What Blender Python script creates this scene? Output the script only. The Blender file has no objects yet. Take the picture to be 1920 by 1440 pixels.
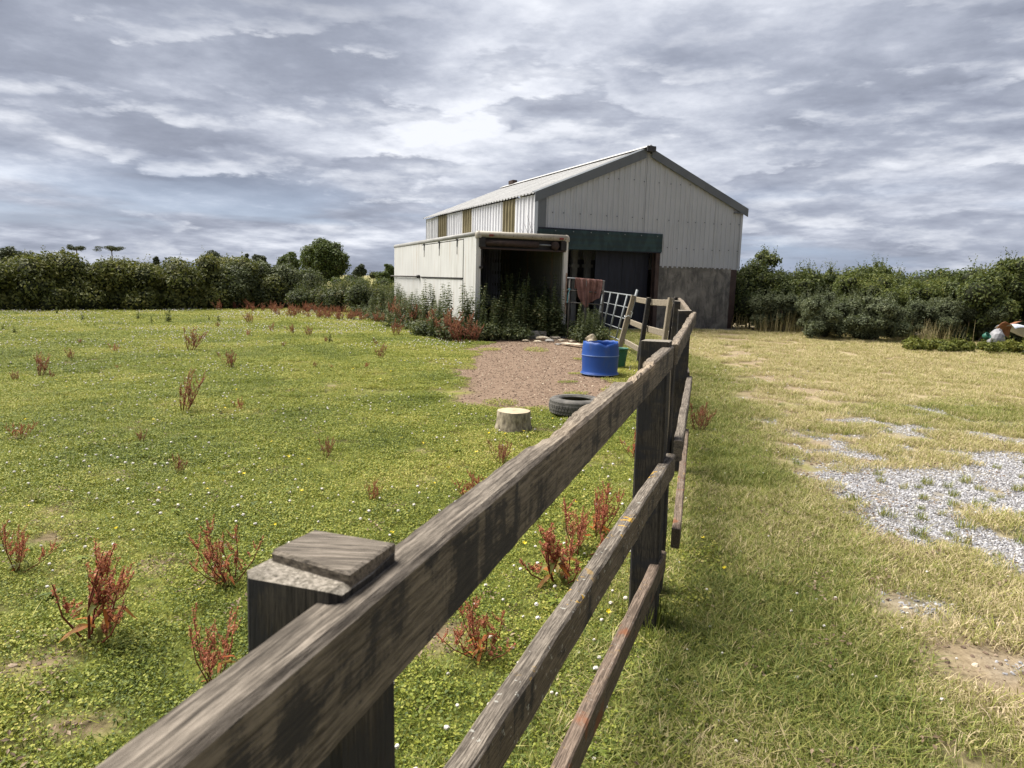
import bpy, bmesh, math, random
import numpy as np
from mathutils import Vector, Matrix

# ------------------------------------------------------------------ camera, sky, sun, exposure
SC = bpy.context.scene
COL = SC.collection
FPX, CAMH = 1331.0, 1.55
TH, RO = math.atan(197 / FPX), math.radians(1.5)
FW = np.array([0, math.cos(TH), -math.sin(TH)])
U0 = np.array([0, math.sin(TH), math.cos(TH)])
R0 = np.array([1.0, 0, 0])
CR = R0 * math.cos(RO) + U0 * math.sin(RO)
CU = -R0 * math.sin(RO) + U0 * math.cos(RO)
EYE = np.array([0, 0, CAMH])

cam = bpy.data.cameras.new('camera')
cam.sensor_width = 36.0
cam.lens = 36.0 * FPX / 1920
cam.clip_start, cam.clip_end = 0.02, 6000
cam.dof.use_dof = True
cam.dof.focus_distance = 8.0
cam.dof.aperture_fstop = 15.0
camo = bpy.data.objects.new('camera', cam)
camo.matrix_world = Matrix(((CR[0], CU[0], -FW[0], EYE[0]), (CR[1], CU[1], -FW[1], EYE[1]),
                            (CR[2], CU[2], -FW[2], EYE[2]), (0, 0, 0, 1)))
COL.objects.link(camo)
SC.camera = camo

SUN_TO = Vector((-0.58, 0.20, 1.0)).normalized()
SUN_EL = math.asin(SUN_TO.z)
SUN_AZ = math.atan2(SUN_TO.x, SUN_TO.y)
sl = bpy.data.lights.new('sun', 'SUN')
sl.energy, sl.angle, sl.color = 4.0, math.radians(45), (1.0, 0.955, 0.88)
so = bpy.data.objects.new('sun', sl)
so.rotation_euler = SUN_TO.to_track_quat('Z', 'Y').to_euler()
so.location = (-20, 10, 30)
COL.objects.link(so)

SC.view_settings.view_transform = 'Standard'
SC.view_settings.look = 'None'
SC.view_settings.gamma = 1
SC.view_settings.use_curve_mapping = False
SC.view_settings.exposure = 1.33
SC.cycles.max_bounces = 6
SC.cycles.transparent_max_bounces = 6


class NT:
    """small wrapper for building node trees"""
    def __init__(self, tree):
        self.t = tree
        tree.nodes.clear()
    def n(self, kind, **kw):
        nd = self.t.nodes.new(kind)
        for k, v in kw.items():
            if k.startswith('i_'):
                nd.inputs[k[2:].replace('_', ' ')].default_value = v
            else:
                setattr(nd, k, v)
        return nd
    def l(self, a, b):
        self.t.links.new(a, b)
    def setin(self, sock, v):
        if hasattr(v, 'links'):
            self.l(v, sock)
        else:
            sock.default_value = v
    def math(self, op, a, b=None, clamp=False):
        nd = self.n('ShaderNodeMath', operation=op, use_clamp=clamp)
        self.setin(nd.inputs[0], a)
        if b is not None:
            self.setin(nd.inputs[1], b)
        return nd.outputs[0]
    def mix(self, f, a, b, blend='MIX'):
        nd = self.n('ShaderNodeMix', data_type='RGBA', blend_type=blend)
        self.setin(nd.inputs[0], f)
        for s, v in ((nd.inputs[6], a), (nd.inputs[7], b)):
            if isinstance(v, tuple) and len(v) == 3:
                v = (*v, 1)
            self.setin(s, v)
        return nd.outputs[2]
    def noise(self, vec, scale, detail=4, rough=0.55, dist=0.0, out=0):
        nd = self.n('ShaderNodeTexNoise')
        self.l(vec, nd.inputs['Vector'])
        nd.inputs['Scale'].default_value = scale
        nd.inputs['Detail'].default_value = detail
        nd.inputs['Roughness'].default_value = rough
        nd.inputs['Distortion'].default_value = dist
        return nd.outputs[out]
    def mapping(self, vec, scale=(1, 1, 1), loc=(0, 0, 0), rot=(0, 0, 0)):
        nd = self.n('ShaderNodeMapping')
        self.l(vec, nd.inputs[0])
        nd.inputs['Scale'].default_value = scale
        nd.inputs['Location'].default_value = loc
        nd.inputs['Rotation'].default_value = rot
        return nd.outputs[0]
    def ramp(self, f, stops):
        nd = self.n('ShaderNodeValToRGB')
        cr = nd.color_ramp
        while len(cr.elements) < len(stops):
            cr.elements.new(0.5)
        for e, (p, c) in zip(cr.elements, stops):
            e.position = p
            e.color = (*c, 1) if len(c) == 3 else c
        self.l(f, nd.inputs[0])
        return nd.outputs[0]
    def step(self, f, a, b):
        nd = self.n('ShaderNodeMapRange')
        nd.interpolation_type = 'SMOOTHSTEP'
        self.l(f, nd.inputs[0])
        nd.inputs[1].default_value = a
        nd.inputs[2].default_value = b
        return nd.outputs[0]


# ---- world: Nishita sky seen through a broken, layered cloud deck at a finite height
world = bpy.data.worlds.new('World')
SC.world = world
world.use_nodes = True
W = NT(world.node_tree)
wout = W.n('ShaderNodeOutputWorld')
bg = W.n('ShaderNodeBackground')
sky = W.n('ShaderNodeTexSky', sky_type='NISHITA')
sky.sun_disc = False
sky.sun_elevation, sky.sun_rotation = SUN_EL, SUN_AZ
sky.dust_density = 2.0
SKY_STRENGTH = 0.10
tc = W.n('ShaderNodeTexCoord').outputs['Generated']
sep = W.n('ShaderNodeSeparateXYZ')
W.l(tc, sep.inputs[0])
zz = W.math('ADD', W.math('MAXIMUM', sep.outputs[2], 0.0), 0.13)
comb = W.n('ShaderNodeCombineXYZ')
W.l(W.math('DIVIDE', sep.outputs[0], zz), comb.inputs[0])
W.l(W.math('DIVIDE', sep.outputs[1], zz), comb.inputs[1])
pl = comb.outputs[0]
# high deck: broad soft masses, then billowed detail that is strongest where masses meet
big = W.noise(W.mapping(pl, (0.45, 0.50, 1), (5.4, 1.9, 0)), 1.0, 2, 0.45, 0.0)
med = W.noise(W.mapping(pl, (1.0, 0.9, 1), (8.3, 2.6, 0), (0, 0, 0.5)), 1.35, 8, 0.60, 0.0)
fin = W.noise(W.mapping(pl, (1.0, 1.0, 1), (1.3, 7.9, 0)), 5.5, 6, 0.62, 0.0)
dens = W.math('ADD', W.math('ADD', W.math('MULTIPLY', big, 0.62), W.math('MULTIPLY', med, 0.46)), W.math('MULTIPLY', fin, 0.12))
cloud = W.ramp(dens, [(0.45, (4.1, 4.15, 4.3)), (0.51, (3.05, 3.15, 3.42)), (0.565, (2.15, 2.27, 2.60)), (0.62, (1.62, 1.74, 2.06)), (0.72, (1.12, 1.22, 1.50))])
# lower broken cumulus: lit upper edges, grey-violet bases
cv_ = W.mapping(tc, (2.0, 2.0, 6.8), (0.62, 0.1, 0.37))
cv2 = W.mapping(tc, (2.0, 2.0, 6.8), (0.62, 0.1, 0.37 - 0.085))
cumN = W.noise(cv_, 2.6, 7, 0.56, 0.0)
cumL = W.noise(cv2, 2.6, 7, 0.56, 0.0)
band = W.math('SUBTRACT', 1.0, W.step(sep.outputs[2], 0.20, 0.40))
cumE = W.math('MULTIPLY', W.step(cumN, 0.485, 0.545), band)
cumC = W.ramp(W.math('ADD', W.math('MULTIPLY', W.math('SUBTRACT', cumN, cumL), 2.6), 0.5), [(0.15, (1.22, 1.33, 1.66)), (0.5, (1.95, 2.08, 2.42)), (0.9, (3.9, 3.95, 4.1))])
cloud = W.mix(W.math('MULTIPLY', cumE, 0.85), cloud, cumC)
# clear blue slots and pale haze low down where the deck breaks up
slot = W.noise(W.mapping(tc, (1.5, 1.5, 13.0), (0, 2.1, 0.2)), 1.6, 4, 0.5, 0.0)
low = W.math('SUBTRACT', 1.0, W.step(sep.outputs[2], 0.03, 0.15))
gap = W.math('MULTIPLY', W.step(slot, 0.46, 0.60), low)
blue = W.mix(0.7, sky.outputs[0], (1.25, 1.65, 2.55))
wcol = W.mix(1.0, W.mix(W.math('MULTIPLY', gap, 0.8), cloud, blue), (0.915, 0.93, 0.965), 'MULTIPLY')
W.l(wcol, bg.inputs[0])
bg.inputs[1].default_value = SKY_STRENGTH
W.l(bg.outputs[0], wout.inputs[0])


# ------------------------------------------------------------------ helpers
def ray(px, py):
    return FW + CR * (px - 960) / FPX - CU * (py - 720) / FPX
def gp(px, py, z=0.0):
    d = ray(px, py)
    return EYE + d * ((z - CAMH) / d[2])
def at(px, py, y):
    d = ray(px, py)
    return EYE + d * (y / d[1])
def plane_hit(px, py, p0, n):
    d = ray(px, py)
    return EYE + d * (((p0 - EYE) @ n) / (d @ n))


def _hash(ix, iy, seed):
    h = (ix.astype(np.int64) * 374761393 + iy.astype(np.int64) * 668265263 + seed * 1274126177) & 0xFFFFFFFF
    h = ((h ^ (h >> 13)) * 1274126177) & 0xFFFFFFFF
    return ((h ^ (h >> 16)) & 0xFFFFFF) / float(0xFFFFFF)
def vnoise(x, y, s, seed=0, octv=3):
    x = np.asarray(x, float) * s
    y = np.asarray(y, float) * s
    tot, amp, nrm = 0.0, 1.0, 0.0
    for o in range(octv):
        ix, iy = np.floor(x), np.floor(y)
        fx, fy = x - ix, y - iy
        fx, fy = fx * fx * (3 - 2 * fx), fy * fy * (3 - 2 * fy)
        a, b = _hash(ix, iy, seed + o), _hash(ix + 1, iy, seed + o)
        c, d = _hash(ix, iy + 1, seed + o), _hash(ix + 1, iy + 1, seed + o)
        tot = tot + amp * ((a * (1 - fx) + b * fx) * (1 - fy) + (c * (1 - fx) + d * fx) * fy)
        nrm += amp
        amp *= 0.5
        x, y = x * 2.03 + 17.1, y * 2.03 + 5.3
    return tot / nrm
def sstep(v, a, b):
    t = np.clip((v - a) / (b - a), 0, 1)
    return t * t * (3 - 2 * t)


def mesh_np(name, verts, faces, mats=(), smooth=False, attrs=None):
    me = bpy.data.meshes.new(name)
    me.from_pydata(np.asarray(verts).tolist(), [], faces if isinstance(faces, list) else faces.tolist())
    for m in mats:
        me.materials.append(m)
    if smooth:
        me.polygons.foreach_set('use_smooth', [True] * len(me.polygons))
    for k, v in (attrs or {}).items():
        a = me.attributes.new(k, 'FLOAT', 'POINT')
        a.data.foreach_set('value', np.asarray(v, dtype=np.float32))
    me.update()
    return me
def obj(name, me, parent=None, loc=None, mw=None, **props):
    o = bpy.data.objects.new(name, me)
    COL.objects.link(o)
    if parent is not None:
        o.parent = parent
    if mw is not None:
        o.matrix_local = mw
    if loc is not None:
        o.location = loc
    for k, v in props.items():
        o[k] = v
    return o
def thing(name, label, cat, loc=(0, 0, 0), rz=0.0, group=None):
    o = obj(name, None, None, loc)
    o.empty_display_size = 0.1
    o.rotation_euler = (0, 0, rz)
    o['label'], o['category'] = label, cat
    if group:
        o['group'] = group
    return o
def tag(o, label, cat, group=None):
    o['label'], o['category'] = label, cat
    if group:
        o['group'] = group
    return o
def copy_tree(o, parent=None):
    c = o.copy()
    COL.objects.link(c)
    c.parent = parent
    for ch in list(o.children):
        copy_tree(ch, c)
    return c


class MB:
    """collects shapes into one mesh"""
    def __init__(self):
        self.v, self.f = [], []
    def add(self, v, f):
        b = len(self.v)
        self.v += [tuple(p) for p in v]
        self.f += [tuple(i + b for i in q) for q in f]
        return self
    def box(self, lo, hi):
        (x0, y0, z0), (x1, y1, z1) = lo, hi
        v = [(x0, y0, z0), (x1, y0, z0), (x1, y1, z0), (x0, y1, z0), (x0, y0, z1), (x1, y0, z1), (x1, y1, z1), (x0, y1, z1)]
        return self.add(v, [(0, 3, 2, 1), (4, 5, 6, 7), (0, 1, 5, 4), (1, 2, 6, 5), (2, 3, 7, 6), (3, 0, 4, 7)])
    def tube(self, pts, r, n=8, r2=None, cap=True):
        pts = [Vector(p) for p in pts]
        rs = [r + ((r2 if r2 is not None else r) - r) * i / max(1, len(pts) - 1) for i in range(len(pts))]
        rings, prev = [], None
        for i, p in enumerate(pts):
            t = (pts[min(i + 1, len(pts) - 1)] - pts[max(i - 1, 0)]).normalized()
            a = t.orthogonal().normalized() if prev is None else (prev - t * prev.dot(t)).normalized()
            prev = a
            b = t.cross(a)
            rings.append([p + (a * math.cos(k * 2 * math.pi / n) + b * math.sin(k * 2 * math.pi / n)) * rs[i] for k in range(n)])
        v = [q for R in rings for q in R]
        f = [(i * n + k, i * n + (k + 1) % n, (i + 1) * n + (k + 1) % n, (i + 1) * n + k) for i in range(len(pts) - 1) for k in range(n)]
        if cap:
            f += [tuple(range(n))[::-1], tuple((len(pts) - 1) * n + k for k in range(n))]
        return self.add(v, f)
    def lathe(self, prof, n=32, wob=None, c=(0, 0, 0)):
        v = []
        for j, (r, z) in enumerate(prof):
            for k in range(n):
                a = 2 * math.pi * k / n
                rr, dz = (r, 0) if wob is None else wob(j, a, r)
                v.append((c[0] + rr * math.cos(a), c[1] + rr * math.sin(a), c[2] + z + dz))
        f = [(j * n + k, j * n + (k + 1) % n, (j + 1) * n + (k + 1) % n, (j + 1) * n + k) for j in range(len(prof) - 1) for k in range(n)]
        return self.add(v, f)
    def obj(self, name, m, parent=None, smooth=False, mw=None, loc=None, bevel=0.0, **props):
        me = mesh_np(name, self.v, self.f, [m], smooth)
        if bevel:
            bm = bmesh.new()
            bm.from_mesh(me)
            bmesh.ops.bevel(bm, geom=[e for e in bm.edges if len(e.link_faces) == 2 and e.calc_face_angle(0) > 0.6], offset=bevel, segments=2, affect='EDGES', profile=0.6)
            bm.to_mesh(me)
            bm.free()
        return obj(name, me, parent, loc, mw, **props)


# ------------------------------------------------------------------ materials
def new_mat(name):
    m = bpy.data.materials.new(name)
    m.use_nodes = True
    N = NT(m.node_tree)
    out = N.n('ShaderNodeOutputMaterial')
    return m, N, out
def finish(N, out, color, rough=0.8, bump=None, bstr=0.3, bdist=0.01, metal=0.0, spec=0.3):
    b = N.n('ShaderNodeBsdfPrincipled')
    if isinstance(color, tuple):
        color = (*color, 1)
    N.setin(b.inputs['Base Color'], color)
    N.setin(b.inputs['Roughness'], rough)
    b.inputs['Metallic'].default_value = metal
    b.inputs['Specular IOR Level'].default_value = spec
    if bump is not None:
        bn = N.n('ShaderNodeBump')
        bn.inputs['Strength'].default_value = bstr
        bn.inputs['Distance'].default_value = bdist
        N.l(bump, bn.inputs['Height'])
        N.l(bn.outputs[0], b.inputs['Normal'])
    N.l(b.outputs[0], out.inputs[0])
    return b
def ocoord(N):
    return N.n('ShaderNodeTexCoord').outputs['Object']
def gattr(N, name, inst=False):
    a = N.n('ShaderNodeAttribute', attribute_name=name)
    if inst:
        a.attribute_type = 'INSTANCER'
    return a

def simple_mat(name, c1, c2, scale=6.0, rough=0.7, metal=0.0, bstr=0.15, stretch=(1, 1, 1), spec=0.3, detail=6):
    m, N, out = new_mat(name)
    v = N.mapping(ocoord(N), stretch)
    n = N.noise(v, scale, detail, 0.6)
    col = N.ramp(n, [(0.3, c1), (0.7, c2)])
    finish(N, out, col, rough, n, bstr, 0.01, metal, spec)
    return m

def wood_mat(name, side_dark, side_light, top_a, top_b, stain=0.5, lichen=0.0, rust=0.0):
    m, N, out = new_mat(name)
    oc = ocoord(N)
    info = N.n('ShaderNodeObjectInfo')
    off = N.n('ShaderNodeVectorMath', operation='ADD')
    N.l(oc, off.inputs[0])
    cx = N.n('ShaderNodeCombineXYZ')
    N.l(N.math('MULTIPLY', info.outputs['Random'], 40.0), cx.inputs[0])
    N.l(N.math('MULTIPLY', info.outputs['Random'], 13.0), cx.inputs[2])
    N.l(cx.outputs[0], off.inputs[1])
    v = off.outputs[0]
    grain = N.noise(N.mapping(v, (2.2, 62, 62)), 4.0, 6, 0.68, 0.12)
    fine = N.noise(N.mapping(v, (9.0, 110, 110)), 3.0, 4, 0.75)
    blot = N.noise(N.mapping(v, (2.6, 5.0, 6.0)), 2.2, 5, 0.6, 0.6)
    vert = N.noise(N.mapping(v, (14, 3, 2.2)), 1.6, 4, 0.6, 0.3)
    g2 = N.math('ADD', N.math('MULTIPLY', grain, 0.6), N.math('MULTIPLY', fine, 0.4))
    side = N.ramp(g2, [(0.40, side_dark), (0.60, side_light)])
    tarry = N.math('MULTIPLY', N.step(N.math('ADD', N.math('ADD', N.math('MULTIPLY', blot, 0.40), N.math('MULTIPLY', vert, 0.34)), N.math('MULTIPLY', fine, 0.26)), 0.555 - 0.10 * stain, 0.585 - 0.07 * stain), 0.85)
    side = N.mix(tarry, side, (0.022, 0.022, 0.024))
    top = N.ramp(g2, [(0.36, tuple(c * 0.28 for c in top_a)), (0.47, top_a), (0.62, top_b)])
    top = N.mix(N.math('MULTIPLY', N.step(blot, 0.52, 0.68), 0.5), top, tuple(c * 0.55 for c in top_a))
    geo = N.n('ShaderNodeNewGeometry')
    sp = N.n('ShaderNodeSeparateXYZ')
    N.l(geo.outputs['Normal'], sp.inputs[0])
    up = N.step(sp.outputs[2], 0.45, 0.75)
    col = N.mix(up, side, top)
    chew = gattr(N, 'chew').outputs['Fac']
    raw = N.ramp(grain, [(0.38, (0.16, 0.115, 0.078)), (0.60, (0.38, 0.305, 0.22))])
    col = N.mix(chew, col, raw)
    if lichen:
        li = N.noise(N.mapping(v, (1, 1, 1)), 26, 3, 0.6, 0.5)
        lz = N.noise(v, 3.0, 2, 0.5)
        lm = N.math('MULTIPLY', N.math('MULTIPLY', N.step(li, 0.60, 0.635), N.step(lz, 0.47, 0.58)), N.math('MULTIPLY', up, lichen), True)
        col = N.mix(lm, col, (0.40, 0.24, 0.04))
        wl = N.step(N.noise(v, 60, 2, 0.5), 0.66, 0.70)
        col = N.mix(N.math('MULTIPLY', wl, 0.5 * lichen), col, (0.45, 0.45, 0.40))
    if rust:
        rm = N.math('MULTIPLY', N.step(N.noise(v, 5, 4, 0.6), 0.56, 0.64), rust)
        col = N.mix(rm, col, (0.19, 0.07, 0.03))
    finish(N, out, col, 0.85, N.math('ADD', N.math('MULTIPLY', grain, 0.7), N.math('MULTIPLY', fine, 0.5)), 0.5, 0.005, spec=0.15)
    return m

M = {}
M['rail'] = wood_mat('weathered_rail', (0.045, 0.038, 0.030), (0.19, 0.160, 0.122), (0.10, 0.084, 0.067), (0.26, 0.222, 0.18), stain=0.5)
M['rail_lichen'] = wood_mat('lichen_rail', (0.045, 0.036, 0.027), (0.17, 0.135, 0.098), (0.095, 0.080, 0.064), (0.28, 0.24, 0.195), stain=0.2, lichen=1.0)
M['rail_brown'] = wood_mat('brown_rail', (0.050, 0.038, 0.027), (0.17, 0.130, 0.09), (0.10, 0.074, 0.055), (0.25, 0.19, 0.145), stain=0.15, lichen=0.35, rust=0.7)
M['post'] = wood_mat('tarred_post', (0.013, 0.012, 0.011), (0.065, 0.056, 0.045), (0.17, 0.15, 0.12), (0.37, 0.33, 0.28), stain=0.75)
M['post_grey'] = wood_mat('grey_post', (0.10, 0.085, 0.062), (0.30, 0.255, 0.19), (0.20, 0.17, 0.13), (0.42, 0.36, 0.28), stain=-0.9)

def leaf_mat(name, cols, trans=0.3, rough=0.55, inst=False, spec=0.25):
    """cols: ramp stops over the per-leaf random attribute v"""
    m, N, out = new_mat(name)
    v = gattr(N, 'v').outputs['Fac']
    if inst:
        t = gattr(N, 'tint', True).outputs['Fac']
        v = N.math('ADD', N.math('MULTIPLY', v, 0.6), N.math('MULTIPLY', t, 0.4))
    else:
        geo = N.n('ShaderNodeNewGeometry')
        big = N.noise(geo.outputs['Position'], 0.9, 3, 0.55)
        v = N.math('ADD', N.math('MULTIPLY', v, 0.62), N.math('MULTIPLY', N.math('SUBTRACT', big, 0.25), 0.76), True)
    col = N.ramp(v, cols)
    b = N.n('ShaderNodeBsdfPrincipled')
    N.l(col, b.inputs['Base Color'])
    b.inputs['Roughness'].default_value = rough
    b.inputs['Specular IOR Level'].default_value = spec
    if trans > 0:
        tr = N.n('ShaderNodeBsdfTranslucent')
        N.l(N.mix(0.35, col, (0.12, 0.15, 0.01)), tr.inputs[0])
        mx = N.n('ShaderNodeMixShader')
        mx.inputs[0].default_value = trans
        N.l(b.outputs[0], mx.inputs[1])
        N.l(tr.outputs[0], mx.inputs[2])
        N.l(mx.outputs[0], out.inputs[0])
    else:
        N.l(b.outputs[0], out.inputs[0])
    return m

M['hedge'] = leaf_mat('hedge_leaf', [(0.1, (0.034, 0.050, 0.016)), (0.45, (0.074, 0.096, 0.027)), (0.75, (0.132, 0.150, 0.041)), (1.0, (0.217, 0.217, 0.068))])
M['hedge_warm'] = leaf_mat('hedge_leaf_warm', [(0.1, (0.046, 0.057, 0.019)), (0.45, (0.105, 0.117, 0.032)), (0.8, (0.194, 0.188, 0.054)), (1.0, (0.295, 0.247, 0.088))])
M['hedge_pale'] = leaf_mat('hedge_leaf_pale', [(0.1, (0.043, 0.055, 0.024)), (0.5, (0.093, 0.109, 0.049)), (0.8, (0.186, 0.203, 0.101)), (1.0, (0.341, 0.345, 0.203))])
M['grey_leaf'] = leaf_mat('grey_shrub_leaf', [(0.1, (0.054, 0.068, 0.035)), (0.5, (0.109, 0.128, 0.068)), (1.0, (0.217, 0.232, 0.128))])
M['bracken'] = leaf_mat('bracken_leaf', [(0.1, (0.046, 0.068, 0.019)), (0.5, (0.116, 0.143, 0.035)), (0.85, (0.194, 0.203, 0.051)), (1.0, (0.357, 0.225, 0.054))])
M['bramble'] = leaf_mat('bramble_leaf', [(0.1, (0.060, 0.074, 0.014)), (0.5, (0.132, 0.150, 0.026)), (1.0, (0.240, 0.228, 0.048))])
M['nettle'] = leaf_mat('nettle_leaf', [(0.1, (0.028, 0.040, 0.017)), (0.45, (0.066, 0.084, 0.033)), (0.8, (0.125, 0.130, 0.052)), (1.0, (0.24, 0.165, 0.065))])
M['tree'] = leaf_mat('tree_leaf', [(0.1, (0.031, 0.048, 0.014)), (0.5, (0.065, 0.093, 0.023)), (1.0, (0.132, 0.158, 0.041))])
M['tree_dark'] = leaf_mat('dark_tree_leaf', [(0.1, (0.025, 0.033, 0.016)), (0.5, (0.046, 0.060, 0.027)), (1.0, (0.085, 0.098, 0.041))], 0.15)
M['core_shade'] = simple_mat('painted_core_shade', (0.012, 0.016, 0.007), (0.035, 0.040, 0.016), 14, 0.9)  # very dark hull colour, paints the shade deep inside foliage
M['bark'] = simple_mat('bark', (0.05, 0.04, 0.03), (0.13, 0.11, 0.085), 9, 0.9, bstr=0.6)
M['dock_stem'] = simple_mat('dock_stem', (0.09, 0.022, 0.014), (0.20, 0.05, 0.028), 20, 0.7)
M['dock_seed'] = leaf_mat('dock_seed', [(0.0, (0.26, 0.060, 0.045)), (0.4, (0.48, 0.135, 0.090)), (0.75, (0.62, 0.25, 0.155)), (1.0, (0.68, 0.38, 0.21))], 0.45)
M['dock_brown'] = leaf_mat('dock_seed_brown', [(0.0, (0.20, 0.075, 0.052)), (0.5, (0.38, 0.150, 0.095)), (1.0, (0.50, 0.26, 0.15))], 0.35)
M['dock_leaf'] = leaf_mat('dock_leaf', [(0.0, (0.05, 0.09, 0.015)), (0.45, (0.16, 0.15, 0.03)), (0.75, (0.38, 0.12, 0.025)), (1.0, (0.33, 0.06, 0.03))], 0.35)
M['turf'] = leaf_mat('turf_leaf', [(0.05, (0.055, 0.082, 0.016)), (0.33, (0.150, 0.190, 0.027)), (0.58, (0.29, 0.31, 0.047)), (0.80, (0.45, 0.405, 0.10)), (1.0, (0.48, 0.37, 0.19))], 0.3, inst=True)
M['lawn'] = leaf_mat('lawn_blade', [(0.05, (0.085, 0.125, 0.028)), (0.30, (0.175, 0.21, 0.042)), (0.52, (0.31, 0.305, 0.080)), (0.70, (0.47, 0.39, 0.205)), (1.0, (0.68, 0.55, 0.37))], 0.3, inst=True)
M['white_flower'] = simple_mat('clover_flower', (0.42, 0.37, 0.32), (0.68, 0.65, 0.60), 90, 0.9)
M['yellow_flower'] = simple_mat('buttercup', (0.70, 0.52, 0.01), (0.85, 0.68, 0.03), 60, 0.4)
M['stem_green'] = simple_mat('flower_stem', (0.06, 0.09, 0.02), (0.14, 0.17, 0.05), 20, 0.7)

# stone chips of the track
def stone_mat():
    m, N, out = new_mat('stone_chip')
    t = gattr(N, 'tint', True).outputs['Fac']
    n = N.noise(ocoord(N), 40, 4, 0.6)
    col = N.ramp(t, [(0.0, (0.16, 0.155, 0.16)), (0.4, (0.31, 0.31, 0.33)), (0.8, (0.43, 0.43, 0.455)), (1.0, (0.55, 0.53, 0.51))])
    col = N.mix(N.math('MULTIPLY', n, 0.4), col, (0.22, 0.20, 0.18))
    finish(N, out, col, 0.85)
    return m
M['stone'] = stone_mat()
def clod_mat():
    m, N, out = new_mat('soil_clod')
    t = gattr(N, 'tint', True).outputs['Fac']
    col = N.ramp(t, [(0.0, (0.11, 0.075, 0.055)), (0.6, (0.24, 0.175, 0.125)), (0.9, (0.38, 0.30, 0.22)), (1.0, (0.58, 0.50, 0.38))])
    finish(N, out, col, 0.95)
    return m
M['clod'] = clod_mat()

# painted / metal sheet
def clad_mat(name, c1, c2, dirt, dirt_amt, streak=(9, 9, 0.7)):
    m, N, out = new_mat(name)
    oc = ocoord(N)
    n1 = N.noise(oc, 1.3, 4, 0.55)
    n2 = N.noise(N.mapping(oc, streak), 1.7, 6, 0.6, 0.2)
    col = N.ramp(n1, [(0.3, c1), (0.7, c2)])
    col = N.mix(N.math('MULTIPLY', N.step(n2, 0.50, 0.78), dirt_amt), col, dirt)
    spk = N.step(N.noise(oc, 34, 3, 0.6), 0.69, 0.73)
    col = N.mix(N.math('MULTIPLY', spk, 0.35), col, dirt)
    finish(N, out, col, 0.5, n2, 0.05, 0.01, 0.0, 0.35)
    return m
M['gable'] = clad_mat('grey_cladding', (0.35, 0.362, 0.385), (0.39, 0.40, 0.425), (0.23, 0.225, 0.215), 0.45)
M['side_clad'] = clad_mat('white_cladding', (0.58, 0.58, 0.60), (0.66, 0.66, 0.68), (0.34, 0.33, 0.31), 0.35)
M['rooflight'] = clad_mat('stained_rooflight', (0.15, 0.125, 0.065), (0.25, 0.21, 0.12), (0.07, 0.06, 0.035), 0.6)
M['roof'] = clad_mat('roof_sheet', (0.40, 0.395, 0.385), (0.48, 0.475, 0.46), (0.24, 0.225, 0.20), 0.45)
M['flashing'] = clad_mat('dark_grey_flashing', (0.085, 0.095, 0.105), (0.115, 0.125, 0.135), (0.06, 0.06, 0.06), 0.4)
M['ridge'] = simple_mat('ridge_cap', (0.02, 0.02, 0.022), (0.05, 0.05, 0.055), 8, 0.6)
def fascia_mat():
    m, N, out = new_mat('green_fascia')
    oc = ocoord(N)
    n2 = N.noise(N.mapping(oc, (2.2, 1, 0.9)), 1.6, 3, 0.5, 0.8)
    fine = N.noise(N.mapping(oc, (3, 1, 40)), 3, 4, 0.6)
    col = N.mix(N.step(n2, 0.45, 0.62), (0.006, 0.022, 0.023), (0.016, 0.042, 0.041))
    col = N.mix(N.math('MULTIPLY', fine, 0.3), col, (0.012, 0.03, 0.03))
    finish(N, out, col, 0.42, fine, 0.1, 0.01)
    return m
M['fascia'] = fascia_mat()
def concrete_mat():
    m, N, out = new_mat('stained_concrete')
    oc = ocoord(N)
    n1 = N.noise(oc, 1.6, 6, 0.6, 0.8)
    n2 = N.noise(N.mapping(oc, (3.2, 3.2, 0.8)), 1.8, 6, 0.65, 0.5)
    fine = N.noise(oc, 30, 5, 0.65)
    col = N.ramp(n1, [(0.34, (0.085, 0.080, 0.073)), (0.50, (0.17, 0.158, 0.140)), (0.66, (0.26, 0.24, 0.21))])
    col = N.mix(N.math('MULTIPLY', N.step(n2, 0.45, 0.64), 0.7), col, (0.055, 0.054, 0.053))
    col = N.mix(N.math('MULTIPLY', N.step(fine, 0.5, 0.75), 0.4), col, (0.28, 0.255, 0.21))
    finish(N, out, col, 0.9, fine, 0.4, 0.01)
    return m
M['concrete'] = concrete_mat()
M['navy'] = simple_mat('navy_sheet', (0.006, 0.007, 0.013), (0.014, 0.017, 0.030), 3, 0.6, stretch=(3, 3, 0.5))
M['steel_brown'] = simple_mat('brown_stanchion', (0.035, 0.022, 0.019), (0.075, 0.048, 0.040), 4, 0.7)
M['barn_dark'] = simple_mat('barn_inside_sheet', (0.10, 0.10, 0.10), (0.16, 0.16, 0.16), 3, 0.8)
M['pale_post'] = simple_mat('pale_post', (0.22, 0.21, 0.19), (0.42, 0.41, 0.38), 5, 0.8, stretch=(6, 6, 1))

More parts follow.
